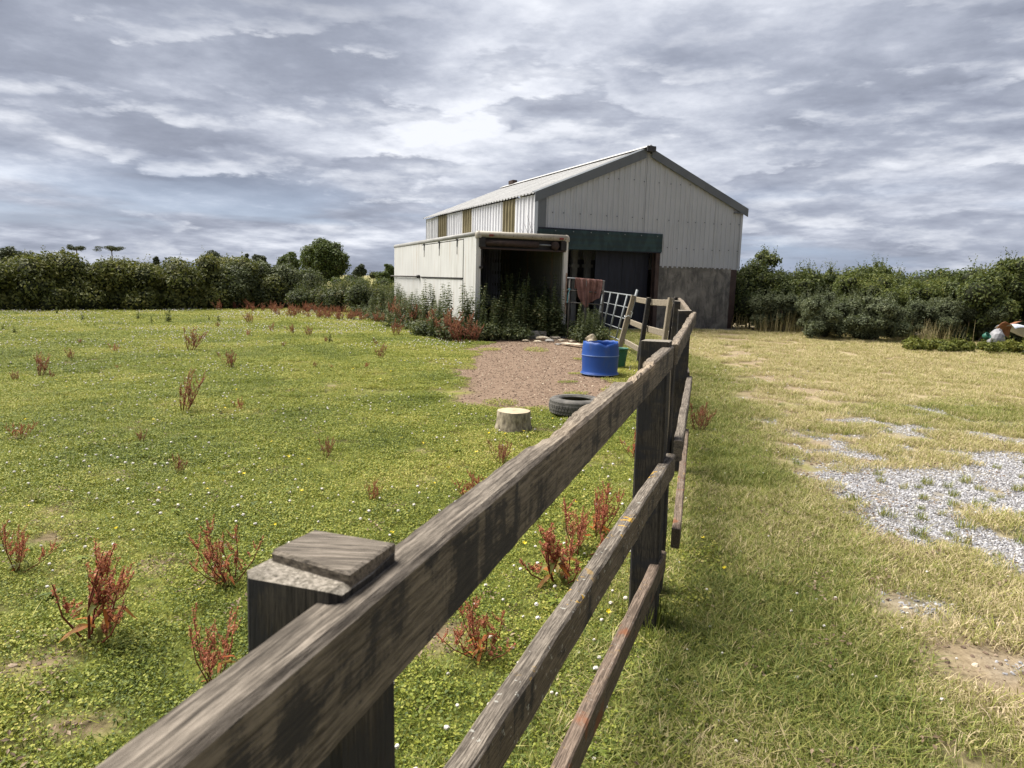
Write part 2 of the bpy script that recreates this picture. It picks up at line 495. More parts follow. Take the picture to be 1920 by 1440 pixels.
def trailer_mat(name, base1, base2, rust=0.5, green=0.3):
    m, N, out = new_mat(name)
    oc = ocoord(N)
    n1 = N.noise(oc, 1.1, 4, 0.55)
    stre = N.noise(N.mapping(oc, (7, 7, 0.35)), 1.5, 5, 0.6, 0.15)
    stre2 = N.noise(N.mapping(oc, (3.3, 3.3, 0.22), (4, 2, 1)), 1.5, 4, 0.55)
    fine = N.noise(oc, 22, 5, 0.65)
    col = N.ramp(n1, [(0.3, base1), (0.7, base2)])
    col = N.mix(N.math('MULTIPLY', N.step(stre, 0.49, 0.70), 0.6), col, (0.33, 0.315, 0.27))
    col = N.mix(N.math('MULTIPLY', N.step(stre2, 0.56, 0.68), rust), col, (0.33, 0.22, 0.13))
    col = N.mix(N.math('MULTIPLY', N.step(fine, 0.64, 0.72), 0.35), col, (0.24, 0.20, 0.15))
    sp = N.n('ShaderNodeSeparateXYZ')
    N.l(oc, sp.inputs[0])
    lowm = N.math('MULTIPLY', N.math('SUBTRACT', 1.0, N.step(sp.outputs[2], 0.35, 1.3)), green)
    col = N.mix(N.math('MULTIPLY', lowm, N.step(fine, 0.35, 0.6)), col, (0.20, 0.20, 0.13))
    finish(N, out, col, 0.5, fine, 0.08, 0.01)
    return m
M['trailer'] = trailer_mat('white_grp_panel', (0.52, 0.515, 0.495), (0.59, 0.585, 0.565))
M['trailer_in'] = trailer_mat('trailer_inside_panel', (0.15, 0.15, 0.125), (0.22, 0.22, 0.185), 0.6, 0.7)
M['trailer_dirty'] = trailer_mat('white_post_paint', (0.52, 0.50, 0.45), (0.66, 0.64, 0.59), 0.9, 0.5)
M['edge'] = clad_mat('weathered_edge_rail', (0.25, 0.225, 0.185), (0.37, 0.335, 0.275), (0.12, 0.10, 0.08), 0.7)
M['edge_grey'] = clad_mat('grey_edge_rail', (0.21, 0.205, 0.19), (0.29, 0.285, 0.27), (0.11, 0.10, 0.085), 0.6)
M['black'] = simple_mat('black_metal', (0.010, 0.009, 0.009), (0.030, 0.026, 0.025), 9, 0.6)
M['rust_dark'] = simple_mat('dark_rust', (0.022, 0.015, 0.013), (0.055, 0.034, 0.028), 9, 0.75)
M['rust'] = simple_mat('rust', (0.11, 0.04, 0.02), (0.36, 0.16, 0.075), 7, 0.6, bstr=0.4)
M['rust_pale'] = simple_mat('pale_rust', (0.20, 0.11, 0.07), (0.45, 0.36, 0.28), 9, 0.8)
M['red_lens'] = simple_mat('red_lens', (0.12, 0.02, 0.015), (0.20, 0.04, 0.03), 20, 0.4)
M['blue'] = clad_mat('blue_plastic', (0.008, 0.046, 0.215), (0.018, 0.075, 0.31), (0.07, 0.085, 0.14), 0.55, (5, 5, 1.2))
M['blue_scuff'] = simple_mat('scuffed_blue_edge', (0.10, 0.18, 0.42), (0.22, 0.30, 0.55), 9, 0.5)
M['green_plastic'] = simple_mat('green_plastic', (0.015, 0.085, 0.058), (0.028, 0.125, 0.085), 5, 0.5)
M['tyre'] = simple_mat('dusty_rubber', (0.045, 0.043, 0.040), (0.15, 0.14, 0.125), 9, 0.85, bstr=0.3)
M['stump_side'] = simple_mat('stump_bark', (0.07, 0.055, 0.038), (0.42, 0.36, 0.26), 26, 0.9, bstr=0.7, stretch=(1, 1, 0.5))
M['stump_top'] = simple_mat('stump_cut', (0.33, 0.26, 0.17), (0.46, 0.38, 0.27), 9, 0.85)
M['galv'] = simple_mat('galvanised_pipe', (0.14, 0.15, 0.155), (0.25, 0.265, 0.27), 12, 0.6, 0.2)
M['pipe_dark'] = simple_mat('dark_pipe', (0.05, 0.045, 0.04), (0.11, 0.10, 0.09), 8, 0.7)
M['cream_stone'] = simple_mat('cream_rubble', (0.36, 0.29, 0.20), (0.62, 0.55, 0.43), 8, 0.9, bstr=0.5)
M['cream_wood'] = simple_mat('bleached_plank', (0.40, 0.34, 0.25), (0.60, 0.54, 0.43), 5, 0.9, stretch=(1, 14, 14))
M['block'] = simple_mat('concrete_block', (0.22, 0.21, 0.19), (0.36, 0.34, 0.31), 9, 0.9, bstr=0.4)
M['tarp'] = simple_mat('pale_sheet', (0.40, 0.43, 0.50), (0.56, 0.58, 0.63), 5, 0.5)
M['sack'] = simple_mat('grey_sack', (0.20, 0.20, 0.215), (0.31, 0.305, 0.31), 8, 0.8)
M['wire'] = simple_mat('wire', (0.20, 0.19, 0.17), (0.32, 0.30, 0.27), 30, 0.5, 0.5)
M['twine'] = simple_mat('blue_twine', (0.05, 0.22, 0.27), (0.09, 0.32, 0.36), 30, 0.7)
M['rope'] = simple_mat('pale_rope', (0.33, 0.36, 0.36), (0.50, 0.52, 0.52), 30, 0.8)
def cloth_mat():
    m, N, out = new_mat('faded_netting')
    oc = ocoord(N)
    n = N.noise(oc, 7, 5, 0.6)
    w = N.noise(oc, 160, 2, 0.5)
    col = N.ramp(n, [(0.3, (0.13, 0.062, 0.052)), (0.7, (0.27, 0.145, 0.120))])
    col = N.mix(N.math('MULTIPLY', w, 0.5), col, (0.10, 0.05, 0.045))
    finish(N, out, col, 0.9, w, 0.4, 0.004)
    return m
M['cloth'] = cloth_mat()

# ------------------------------------------------------------------ ground and its zones
FENCE = [(-1.2, -2.6), (-0.20, 0.50), (0.64, 3.10), (1.38, 5.8), (2.05, 8.9), (2.58, 12.0), (2.49, 13.8), (2.45, 16.2), (2.55, 17.3), (2.49, 20.7)]
_fy = np.array([p[1] for p in FENCE])
_fx = np.array([p[0] for p in FENCE])
def fence_x(y):
    return np.interp(y, _fy, _fx)
def z_dirt(x, y):
    cx = 0.45 + 0.035 * (y - 12)
    e = ((x - cx) / (1.25 + 0.10 * (y - 8).clip(0, 12) * 0.6)) ** 2 + (np.where(y > 13.2, 0.55, 1.0) * (y - 13.2) / 5.6) ** 2
    e = e + (vnoise(x, y, 1.1, 11, 4) - 0.5) * 1.25
    d = 1 - sstep(e, 0.75, 1.15)
    fr = sstep(fence_x(y) - x, 0.35, 0.8)
    spots = sstep(vnoise(x, y, 2.7, 21, 3), 0.69, 0.77) * 0.75 * (x < fence_x(y)) * (y < 16)
    return np.maximum(d * fr, spots)
def z_gravel(x, y):
    n = vnoise(x, y, 1.1, 31, 4) - 0.5
    n2 = vnoise(x, y, 3.6, 33, 4) - 0.5
    main = sstep(x + n * 1.0, 2.42, 2.85) * sstep(y + n * 1.1 + 0.45 * (x - 2.7), 2.75, 3.25) * (1 - sstep(y + n * 1.6, 6.0, 7.0))
    main = main * (1 - 0.97 * sstep(n2 + n * 0.3, 0.14, 0.24))
    sp = sstep(x, 2.6, 3.3) * sstep(y, 5.3, 6.2) * (1 - sstep(y, 9.0, 10.4)) * sstep(n2 + 0.6 * n, 0.0, 0.14) * 0.7 * (1 - sstep(x, 6.2, 8.0))
    nr = sstep(x + n * 0.6, 1.85, 2.25) * (1 - sstep(y, 3.2, 3.7)) * sstep(n2 + n * 0.5, -0.08, 0.08) * 0.75
    return np.maximum(np.maximum(main, sp), nr)
TRACK = [(1.75, 1.5), (2.05, 2.6), (2.35, 3.6), (2.65, 5.0), (3.3, 7.5), (4.3, 11.0), (5.4, 15.0), (6.4, 19.0)]
def z_track(x, y):
    tx = np.interp(y, [p[1] for p in TRACK], [p[0] for p in TRACK])
    n = vnoise(x, y, 1.2, 47, 4) - 0.5
    w = 0.32 + 0.05 * np.clip(y - 2, 0, 12)
    return (1 - sstep(np.abs(x - tx) + n * 0.9, w * 0.5, w * 1.6)) * sstep(vnoise(x, y, 2.6, 48, 3), 0.30, 0.52)
def z_dry(x, y):
    rt = sstep(x - fence_x(y) + 0.5 * (vnoise(x, y, 0.9, 46, 2) - 0.5), 0.75, 1.9)
    n = vnoise(x, y, 0.42, 41, 4)
    n2 = vnoise(x, y, 1.3, 43, 3)
    far = sstep(y + (n - 0.5) * 4, 8.6, 10.4) * (0.70 + 0.7 * n2)
    near = sstep(n, 0.44, 0.60) * 0.6 + sstep(n2, 0.46, 0.66) * 0.5
    edge = sstep(x + (n2 - 0.5) * 1.2, 1.35, 2.4) * (1 - sstep(y, 9, 10)) * (0.50 + 0.6 * n2)
    r = rt * np.clip(np.maximum(np.maximum(far, sstep(x + (n2 - 0.5), 1.55, 2.1) * (1 - sstep(y, 3.4, 4.2))), np.maximum(near, edge)), 0, 1)
    green = np.exp(-(((x - 6.4) / 2.6) ** 2 + ((y - 9.0) / 0.95) ** 2)) * sstep(x, 3.6, 4.6)
    r = r * (1 - 0.8 * green)
    l = (1 - rt) * (sstep(n, 0.50, 0.70) * 0.35 + sstep(n2, 0.58, 0.78) * 0.35 + 0.35 * sstep(y, 20, 27))
    return np.clip(np.maximum(r + l, z_track(x, y)), 0, 1)

def axis(lo, hi, step, far):
    fine = np.arange(lo, hi, step)
    out = [hi]
    s = step
    while out[-1] < far:
        s *= 1.35
        out.append(out[-1] + s)
    left, s = [lo - step], step
    while left[-1] > -far:
        s *= 1.35
        left.append(left[-1] - s)
    return np.concatenate([left[::-1], fine, out])
gx, gy = axis(-20, 15, 0.13, 1500), axis(-1, 33, 0.13, 2500)
GX, GY = np.meshgrid(gx, gy)
near = np.exp(-((GX / 40) ** 2 + ((GY - 12) / 40) ** 2))
def ground_z(x, y):
    return ((vnoise(x, y, 0.5, 51, 2) - 0.5) * 0.05 + (vnoise(x, y, 2.6, 52, 2) - 0.5) * 0.008) * (np.abs(x) < 30) * (y < 45)
GZ = ground_z(GX, GY) - 0.024
nxv, nyv = len(gx), len(gy)
idx = np.arange(nxv * nyv).reshape(nyv, nxv)
gf = np.stack([idx[:-1, :-1], idx[:-1, 1:], idx[1:, 1:], idx[1:, :-1]], -1).reshape(-1, 4)

def ground_mat():
    m, N, out = new_mat('ground')
    geo = N.n('ShaderNodeNewGeometry')
    p = geo.outputs['Position']
    dirt = gattr(N, 'dirt').outputs['Fac']
    dry = gattr(N, 'dry').outputs['Fac']
    grav = gattr(N, 'gravel').outputs['Fac']
    n1 = N.noise(p, 0.7, 5, 0.6)
    n2 = N.noise(p, 9.0, 6, 0.7)
    n3 = N.noise(p, 45.0, 4, 0.7)
    green = N.ramp(N.math('ADD', N.math('MULTIPLY', n1, 0.4), N.math('MULTIPLY', n2, 0.6)), [(0.35, (0.060, 0.066, 0.018)), (0.5, (0.125, 0.140, 0.028)), (0.65, (0.23, 0.22, 0.055))])
    straw = N.ramp(N.math('ADD', N.math('MULTIPLY', n3, 0.5), N.math('MULTIPLY', n2, 0.5)), [(0.3, (0.16, 0.125, 0.07)), (0.5, (0.29, 0.235, 0.14)), (0.7, (0.43, 0.36, 0.23))])
    soil = N.ramp(N.math('ADD', N.math('MULTIPLY', n3, 0.5), N.math('MULTIPLY', n2, 0.5)), [(0.32, (0.085, 0.056, 0.038)), (0.5, (0.175, 0.122, 0.086)), (0.68, (0.27, 0.200, 0.145))])
    stone = N.ramp(n3, [(0.3, (0.11, 0.10, 0.09)), (0.6, (0.25, 0.235, 0.22))])
    col = N.mix(dry, green, straw)
    col = N.mix(dirt, col, soil)
    col = N.mix(grav, col, stone)
    finish(N, out, col, 0.95, N.math('ADD', n2, N.math('MULTIPLY', n3, 0.5)), 0.5, 0.03, spec=0.1)
    return m
M['ground'] = ground_mat()
gxf, gyf = GX.ravel(), GY.ravel()
gme = mesh_np('ground', np.stack([gxf, gyf, GZ.ravel()], -1), gf, [M['ground']], True,
              {'dirt': np.maximum(z_dirt(gxf, gyf), 0.45 * z_track(gxf, gyf)), 'dry': z_dry(gxf, gyf), 'gravel': z_gravel(gxf, gyf)})
obj('ground', gme, kind='structure')

# ------------------------------------------------------------------ barn
Hq = at(1389, 392, gp(1372, 617)[1])[2]
BA, BB = gp(1012, 362, Hq), gp(1389, 392, Hq)
BA[2] = BB[2] = 0
e1 = (BB - BA)
BW = float(np.linalg.norm(e1))
e1 /= BW
e2 = np.array([-e1[1], e1[0], 0])
BL = 11.8
EAVE = float(Hq)
barn = thing('barn', 'grey steel-clad barn with pitched roof, concrete base wall and green fascia over its doorway', 'barn',
             tuple(BA), math.atan2(e1[1], e1[0]))
def bs(px, py, off=0.0):
    q = plane_hit(px, py, BA + e2 * off, e2) - BA
    return float(q @ e1), float(q[2])
S_AP, RIDGE = bs(1214, 283)
S_AP = BW / 2 if abs(S_AP - BW / 2) > 0.5 else S_AP
SLOPE_L, SLOPE_R = (RIDGE - EAVE) / S_AP, (RIDGE - EAVE) / (BW - S_AP)
def roof_z(s):
    return EAVE + (s * SLOPE_L if s <= S_AP else (BW - s) * SLOPE_R)
S_OPEN, Z_CLAD = bs(1236, 500)
_, Z_FT = bs(1010, 429)
_, Z_FT2 = bs(1236, 439)
_, Z_FB = bs(1236, 473)
Z_FTOP = 0.5 * (Z_FT + Z_FT2)

def rib_profile(s0, s1, pitch, depth):
    """trapezoid box-profile across [s0,s1]: list of (s, offset)"""
    pts, s = [], s0
    while s < s1 - 1e-6:
        for ds, o in ((0, 0), (pitch * 0.42, 0), (pitch * 0.52, depth), (pitch * 0.78, depth), (pitch * 0.88, 0)):
            if s + ds < s1 - 1e-4:
                pts.append((s + ds, o))
        s += pitch
    pts.append((s1, 0))
    return pts
def wall_sheet(name, m, parent, s0, s1, zb, zt, to3, pitch=0.19, depth=0.028, **props):
    """ribbed sheet; zb/zt functions of s; to3(s, off, z) -> local point"""
    pr = rib_profile(s0, s1, pitch, depth)
    fr = [to3(s, o, zb(s)) for s, o in pr] + [to3(s, o, zt(s)) for s, o in pr]
    n = len(pr)
    return MB().add(fr, [(i, i + 1, n + i + 1, n + i) for i in range(n - 1)]).obj(name, m, parent, **props)

# gable cladding sheets
cuts = list(np.arange(0.19, S_OPEN - 0.4, 0.95)) + [S_OPEN]
cuts2 = list(np.linspace(S_OPEN, BW - 0.0, 4))
rng = random.Random(5)
for k, (a, b) in enumerate(list(zip(cuts[:-1], cuts[1:])) + list(zip(cuts2[:-1], cuts2[1:]))):
    zb0 = Z_FTOP - 0.06 if a < S_OPEN - 0.01 else Z_CLAD - 0.012 * (k % 3)
    dd = 0.004 * (k % 2)
    segs = [(a, b)] if not (a < S_AP < b) else [(a, b)]
    pr = rib_profile(a + 0.002, b, 0.19, 0.020)
    if a < S_AP < b:
        pr = sorted(pr + [(S_AP, 0.0)])
    n = len(pr)
    fr = [(s, -o - dd - 0.02, zb0) for s, o in pr] + [(s, -o - dd - 0.02, roof_z(s) - 0.03) for s, o in pr]
    sh = MB().add(fr, [(i, i + 1, n + i + 1, n + i) for i in range(n - 1)]).obj('cladding_sheet', M['gable'], barn)
    fx = MB()   # fixing screws on the sheet
    for zrow in (EAVE - 0.55, EAVE + 0.62, Z_CLAD + 0.62):
        for s in np.arange(a + 0.24, b, 0.38):
            if zb0 + 0.05 < zrow < roof_z(s) - 0.2:
                zz_ = zrow + rng.uniform(-0.02, 0.02)
                fx.box((s - 0.016, -0.05 - dd - 0.012, zz_ - 0.016), (s + 0.016, -0.05 - dd, zz_ + 0.016))
    if fx.v:
        fx.obj('fixing_screws', M['flashing'], sh, kind='stuff')
# left side wall: white sheets with stained rooflight strips
_, _ = 0, 0
def side_u(px, py):
    q = plane_hit(px, py, BA, e1) - BA
    return float(q @ e2)
u_l = [side_u(967, 400), side_u(945, 400), side_u(886, 420), side_u(868, 420), side_u(840, 430), side_u(824, 430)]
edges = [0.06, u_l[0], u_l[1], u_l[2], u_l[3], u_l[4], min(u_l[5], BL - 0.9), BL]
for k in range(7):
    a, b = edges[k], edges[k + 1]
    light = k % 2 == 1
    nn = 1 if light else max(1, round((b - a) / 1.0))
    for j in range(nn):
        a_, b_ = a + (b - a) * j / nn, a + (b - a) * (j + 1) / nn
        dd = 0.004 * (j % 2) + (0.006 if light else 0)
        wall_sheet('rooflight_strip' if light else 'side_sheet', M['rooflight'] if light else M['side_clad'], barn, a_, b_,
                   lambda s: 0.6, lambda s: EAVE - 0.02, lambda s, o, z, dd=dd: (-o - dd - 0.02, s, z), 0.25, 0.045)
# right side and back walls (closing the barn)
for k in range(12):
    a, b = BL * k / 12, BL * (k + 1) / 12
    wall_sheet('side_sheet', M['side_clad'], barn, a + 0.05, b, lambda s: Z_CLAD, lambda s: EAVE - 0.02,
               lambda s, o, z, d=0.004 * (k % 2): (BW + o + d + 0.02, s, z), 0.25, 0.045)
for k in range(8):
    a, b = BW * k / 8, BW * (k + 1) / 8
    n = 6
    pr = [(a + (b - a) * i / n, 0.02 * (i % 2)) for i in range(n + 1)]
    fr = [(s, BL + o, 0.0) for s, o in pr] + [(s, BL + o, roof_z(s) - 0.03) for s, o in pr]
    MB().add(fr, [(i, i + 1, n + 2 + i, n + 1 + i) for i in range(n)]).obj('back_sheet', M['barn_dark'], barn)
# roof sheets
OH, OV = 0.16, 0.14
for side, (sa, sb, sl_) in enumerate(((-OH, S_AP, SLOPE_L), (BW + OH, S_AP, -SLOPE_R))):
    nsh = 12
    for k in range(nsh):
        a, b = -OV + (BL + 2 * OV) * k / nsh, -OV + (BL + 2 * OV) * (k + 1) / nsh
        dd = 0.004 * (k % 2)
        pr = rib_profile(a, b, 0.25, 0.04)
        n = len(pr)
        za = (EAVE - OH * SLOPE_L) if side == 0 else (EAVE - OH * SLOPE_R)
        fr = [(sa, u, za + o + dd + 0.06) for u, o in pr] + [(sb, u, RIDGE + o + dd + 0.06) for u, o in pr]
        light = side == 0 and k in (3, 7)
        MB().add(fr, [(i, i + 1, n + i + 1, n + i) for i in range(n - 1)]).obj('roof_sheet', M['roof'], barn)
rc = MB()
rc.add([(S_AP - 0.22, -OV - 0.05, RIDGE + 0.055), (S_AP, -OV - 0.05, RIDGE + 0.165), (S_AP + 0.22, -OV - 0.05, RIDGE + 0.055),
        (S_AP - 0.22, BL + OV, RIDGE + 0.055), (S_AP, BL + OV, RIDGE + 0.165), (S_AP + 0.22, BL + OV, RIDGE + 0.055)],
       [(0, 1, 4, 3), (1, 2, 5, 4), (0, 2, 1), (3, 4, 5)])
rc.obj('ridge_cap', M['roof'], barn)
rk = MB()
rk.box((S_AP - 0.16, -OV - 0.12, RIDGE - 0.06), (S_AP + 0.16, -OV - 0.052, RIDGE + 0.12))
rk.obj('ridge_end', M['ridge'], barn, bevel=0.02)
MB().box((S_AP - 0.12, BL - 1.2, RIDGE + 0.12), (S_AP + 0.12, BL - 0.7, RIDGE + 0.30)).obj('ridge_vent', M['rust_dark'], barn, bevel=0.03)
# verge flashings (barge boards)
for side in (0, 1):
    if side == 0:
        p0, p1 = (-OH - 0.05, EAVE - (OH + .05) * SLOPE_L), (S_AP - 0.10, RIDGE - 0.10 * SLOPE_L)
    else:
        p0, p1 = (S_AP + 0.10, RIDGE - 0.10 * SLOPE_R), (BW + OH + 0.06, EAVE - (OH + .06) * SLOPE_R)
    hh = 0.30 if side == 0 else 0.27
    v = []
    for (s, z) in (p0, p1):
        for (y, dz) in ((-OV, 0.10), (-OV, -hh + 0.10), (-OV + 0.03, -hh + 0.10), (-OV + 0.03, 0.085), (0.10, 0.118), (0.10, 0.133)):
            v.append((s, y, z + dz))
    n = 6
    f = [(i, (i + 1) % n, n + (i + 1) % n, n + i) for i in range(n)] + [tuple(range(n))[::-1], tuple(range(n, 2 * n))]
    MB().add(v, f).obj('barge_flashing', M['flashing'], barn)
# eave gutter-less trim: dark soffit strip at the left eave, corner flashing
MB().box((-0.075, -0.075, Z_FTOP - 0.1), (0.20, -0.052, EAVE - 0.0)).box((-0.075, -0.05, 0.6), (-0.052, 0.16, EAVE - 0.05)).obj('corner_flashing', M['flashing'], barn)
MB().box((BW - 0.02, -0.062, Z_CLAD), (BW + 0.075, -0.050, EAVE - 0.08)).box((BW + 0.068, -0.048, Z_CLAD), (BW + 0.080, 0.14, EAVE - 0.08)).obj('corner_flashing', M['gable'], barn)
MB().box((BW - 0.35, -0.16, EAVE - 0.17), (BW + 0.02, -0.06, EAVE - 0.14)).obj('light_bracket', M['flashing'], barn)
# green fascia over the doorway, slightly out of level as in the photo
fa = MB()
nseg = 10
v = []
for i in range(nseg + 1):
    s = -0.06 + (S_OPEN + 0.06) * i / nseg
    zt_ = Z_FT + (Z_FT2 - Z_FT) * i / nseg
    for r in range(8):
        z = zt_ + (Z_FB - Z_FT2) * r / 7
        v.append((s, -0.105 - 0.005 * (r % 2), z))
f = [(i * 8 + r, i * 8 + r + 1, (i + 1) * 8 + r + 1, (i + 1) * 8 + r) for i in range(nseg) for r in range(7)]
fa.add(v, f)
fas = fa.obj('fascia', M['fascia'], barn)
MB().box((-0.05, -0.098, Z_FT2 - 0.62), (S_OPEN - 0.02, -0.03, Z_FT2 + 0.0)).obj('fascia_backing', M['navy'], barn)
sc_ = MB()
for s in np.arange(0.5, S_OPEN, 0.62):
    sc_.box((s, -0.13, Z_FT2 - 0.10), (s + 0.03, -0.118, Z_FT2 - 0.07))
sc_.obj('fascia_screws', M['galv'], fas, kind='stuff')
# concrete wall, stanchions, door leaf, inside
S_CR = bs(1366, 560)[0]
MB().box((S_OPEN - 0.02, -0.03, -0.2), (S_CR, 0.16, Z_CLAD + 0.03)).obj('concrete_wall', M['concrete'], barn, bevel=0.012)
MB().box((S_CR + 0.004, -0.02, -0.2), (BW + 0.0, 0.14, Z_CLAD + 0.03)).obj('stanchion', M['steel_brown'], barn)
MB().box((S_OPEN - 0.18, -0.05, -0.2), (S_OPEN - 0.03, 0.01, Z_FB + 0.05)).box((S_OPEN - 0.12, 0.01, -0.2), (S_OPEN - 0.09, 0.15, Z_FB + 0.05)).box((S_OPEN - 0.18, 0.15, -0.2), (S_OPEN - 0.03, 0.17, Z_FB + 0.05)).obj('stanchion', M['steel_brown'], barn)
MB().box((-0.01, -0.015, -0.2), (0.14, 0.15, Z_FTOP)).obj('stanchion', M['steel_brown'], barn)
MB().box((BW - 0.14, 0.2, -0.2), (BW - 0.0, BL, Z_CLAD)).obj('concrete_wall', M['concrete'], barn)
S_D0 = bs(1112, 560, 0.35)[0]
d0 = S_D0
nleaf = 4
for k in range(nleaf):
    a, b = d0 + (S_OPEN - 0.22 - d0) * k / nleaf, d0 + (S_OPEN - 0.22 - d0) * (k + 1) / nleaf - 0.008
    MB().box((a, 0.30 + 0.004 * (k % 2), 0.05), (b, 0.33, Z_FB + 0.25)).obj('door_board', M['navy'], barn)
MB().box((0.02, BL * 0.5, 0.0), (BW - 0.16, BL * 0.5 + 0.05, 2.4)).obj('inner_partition', M['barn_dark'], barn)
for px, yy in ((1101, 1.2), (1076, 1.6)):
    s_, _z = bs(px, 560, yy)
    MB().box((s_ - 0.10, yy, 0), (s_ + 0.09, yy + 0.16, Z_FB + 0.2)).box((s_ - 0.16, yy - 0.02, Z_FB - 0.55), (s_ + 0.16, yy + 0.18, Z_FB - 0.45)).obj('inner_post', M['pale_post'], barn, bevel=0.01)
MB().box((-0.0, -0.12, -0.06), (BW + 0.05, BL, 0.012)).obj('floor_slab', M['block'], barn)

# ------------------------------------------------------------------ trailer (old box body)
ZT, ZF, TW = 2.75, 0.34, 2.35
t2 = np.array([-0.365, 0.931, 0.0])
t1 = np.array([t2[1], -t2[0], 0])
TFL = gp(893, 434, ZT)
TFL[2] = 0
# length from the far top corner's pixel column
best = min(np.arange(5, 13, 0.02), key=lambda L: abs((lambda q: 960 + FPX * (q @ CR) / (q @ FW))(TFL + t2 * L + np.array([0, 0, ZT]) - EYE) - 739))
TL = float(best)
TW = float(min(np.arange(1.8, 3, 0.01), key=lambda w: abs((lambda q: 960 + FPX * (q @ CR) / (q @ FW))(TFL + t1 * w + np.array([0, 0, ZT]) - EYE) - 1065)))
print('trailer', TFL, TL, TW, 'barn', BA, BW, BL, S_AP, RIDGE, EAVE, S_OPEN, Z_CLAD, Z_FT, Z_FT2, Z_FB)
trailer = thing('box_trailer', 'old white box trailer body, open-ended and rust-streaked, sunk in nettles beside the barn', 'trailer', tuple(TFL), math.atan2(t1[1], t1[0]))
def tu(px, py):
    return float((plane_hit(px, py, TFL, t1) - TFL) @ t2)
sideU = [0.0, tu(869, 480), tu(791, 480), TL]
zline = float(plane_hit(830, 521, TFL, t1)[2])
for k in range(3):
    a, b = sideU[k] + 0.012, sideU[k + 1] - 0.022
    if k == 0:
        MB().box((0, a, ZF - 0.02), (0.045, b, ZT - 0.05)).obj('side_panel', M['trailer'], trailer, bevel=0.006)
    else:
        dx = -0.012 if k == 1 else 0
        MB().box((dx, a, zline + 0.018), (0.045, b, ZT - (0.172 if k == 1 else 0.05))).obj('side_flap' if k == 1 else 'side_panel', M['trailer'], trailer, bevel=0.008)
        MB().box((dx, a, ZF - 0.02), (0.045, b, zline - 0.012)).obj('side_panel', M['trailer'], trailer, bevel=0.008)
        if k == 1:
            MB().box((0, a, ZT - 0.145), (0.045, b, ZT - 0.05)).obj('side_panel', M['trailer'], trailer)
# dark backing so that the joints read as joints
MB().box((0.047, 0.01, ZF), (0.052, TL - 0.01, ZT - 0.06)).obj('inner_lining', M['black'], trailer)
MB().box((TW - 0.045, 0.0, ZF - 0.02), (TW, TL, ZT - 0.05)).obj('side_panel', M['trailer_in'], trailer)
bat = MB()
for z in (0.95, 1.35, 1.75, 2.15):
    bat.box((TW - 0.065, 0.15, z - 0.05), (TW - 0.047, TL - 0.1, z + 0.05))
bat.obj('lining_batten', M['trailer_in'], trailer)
MB().box((0.05, TL - 0.05, ZF), (TW - 0.05, TL, ZT - 0.05)).obj('front_bulkhead', M['barn_dark'], trailer)
MB().box((0.02, 0.02, ZF - 0.14), (TW - 0.02, TL, ZF + 0.02)).obj('floor', M['rust_dark'], trailer)
MB().box((0.03, 0.03, ZT - 0.052), (TW - 0.03, TL - 0.03, ZT - 0.02)).obj('roof', M['edge_grey'], trailer)
def rounded_rail(p0, p1, r, m, name, par=trailer):
    return MB().tube([p0, p1], r, 12).obj(name, m, par, smooth=True)
rounded_rail((0.05, 0.0, ZT - 0.06), (0.05, TL, ZT - 0.06), 0.075, M['edge_grey'], 'roof_edge_rail')
rounded_rail((TW - 0.05, 0.0, ZT - 0.06), (TW - 0.05, TL, ZT - 0.06), 0.075, M['edge_grey'], 'roof_edge_rail')
rr = MB().tube([(0.06, -0.03, ZT - 0.06), (TW - 0.06, -0.03, ZT - 0.06)], 0.085, 12)
er = rr.obj('rear_edge_rail', M['edge'], trailer, smooth=True)
rv = MB()
for s in np.linspace(0.45, TW - 0.3, 8):
    rv.box((s, -0.118, ZT - 0.09), (s + 0.018, -0.105, ZT - 0.07))
rv.obj('rivets', M['rust_dark'], er, kind='stuff')
for s in (0.03, TW - 0.03):
    b = MB()
    b.lathe([(0.0, 0.10), (0.055, 0.085), (0.09, 0.04), (0.10, -0.02), (0.09, -0.09)], 14)
    b.obj('corner_cap', M['edge'], trailer, smooth=True, loc=(s + (0.03 if s < 1 else -0.03), -0.02, ZT - 0.07))
for s in (0.32, TW - 0.30):
    MB().box((s, -0.13, ZT - 0.125 + 0.01), (s + 0.12, -0.10, ZT - 0.06)).obj('marker_lamp', M['red_lens'], trailer, bevel=0.012)
# header with roller shutter drum
MB().box((0.06, 0.06, ZT - 0.44), (TW - 0.06, 0.10, ZT - 0.10)).obj('shutter_header', M['black'], trailer)
MB().tube([(0.22, -0.03, ZT - 0.27), (TW - 0.9, -0.03, ZT - 0.27)], 0.085, 14).obj('shutter_drum', M['rust_dark'], trailer, smooth=True)
MB().tube([(TW - 0.9, -0.03, ZT - 0.27), (TW - 0.42, -0.03, ZT - 0.27)], 0.022, 8).obj('shutter_shaft', M['galv'], trailer, smooth=True)
MB().lathe([(0.0, -0.05), (0.11, -0.05), (0.12, 0.0), (0.11, 0.05), (0.0, 0.05)], 16).obj('shutter_spring_disc', M['rust_dark'], trailer, smooth=True,
    mw=Matrix.Translation((TW - 0.40, -0.04, ZT - 0.28)) @ Matrix.Rotation(math.pi / 2, 4, 'X'))
MB().box((0.10, -0.06, ZT - 0.44), (TW - 0.08, 0.04, ZT - 0.40)).obj('header_lip', M['rust_dark'], trailer)
for s in (0.07, TW - 0.24):
    MB().box((s, -0.10, ZT - 0.40), (s + 0.17, 0.055, ZT - 0.14)).obj('drum_bracket', M['black'], trailer, bevel=0.02)
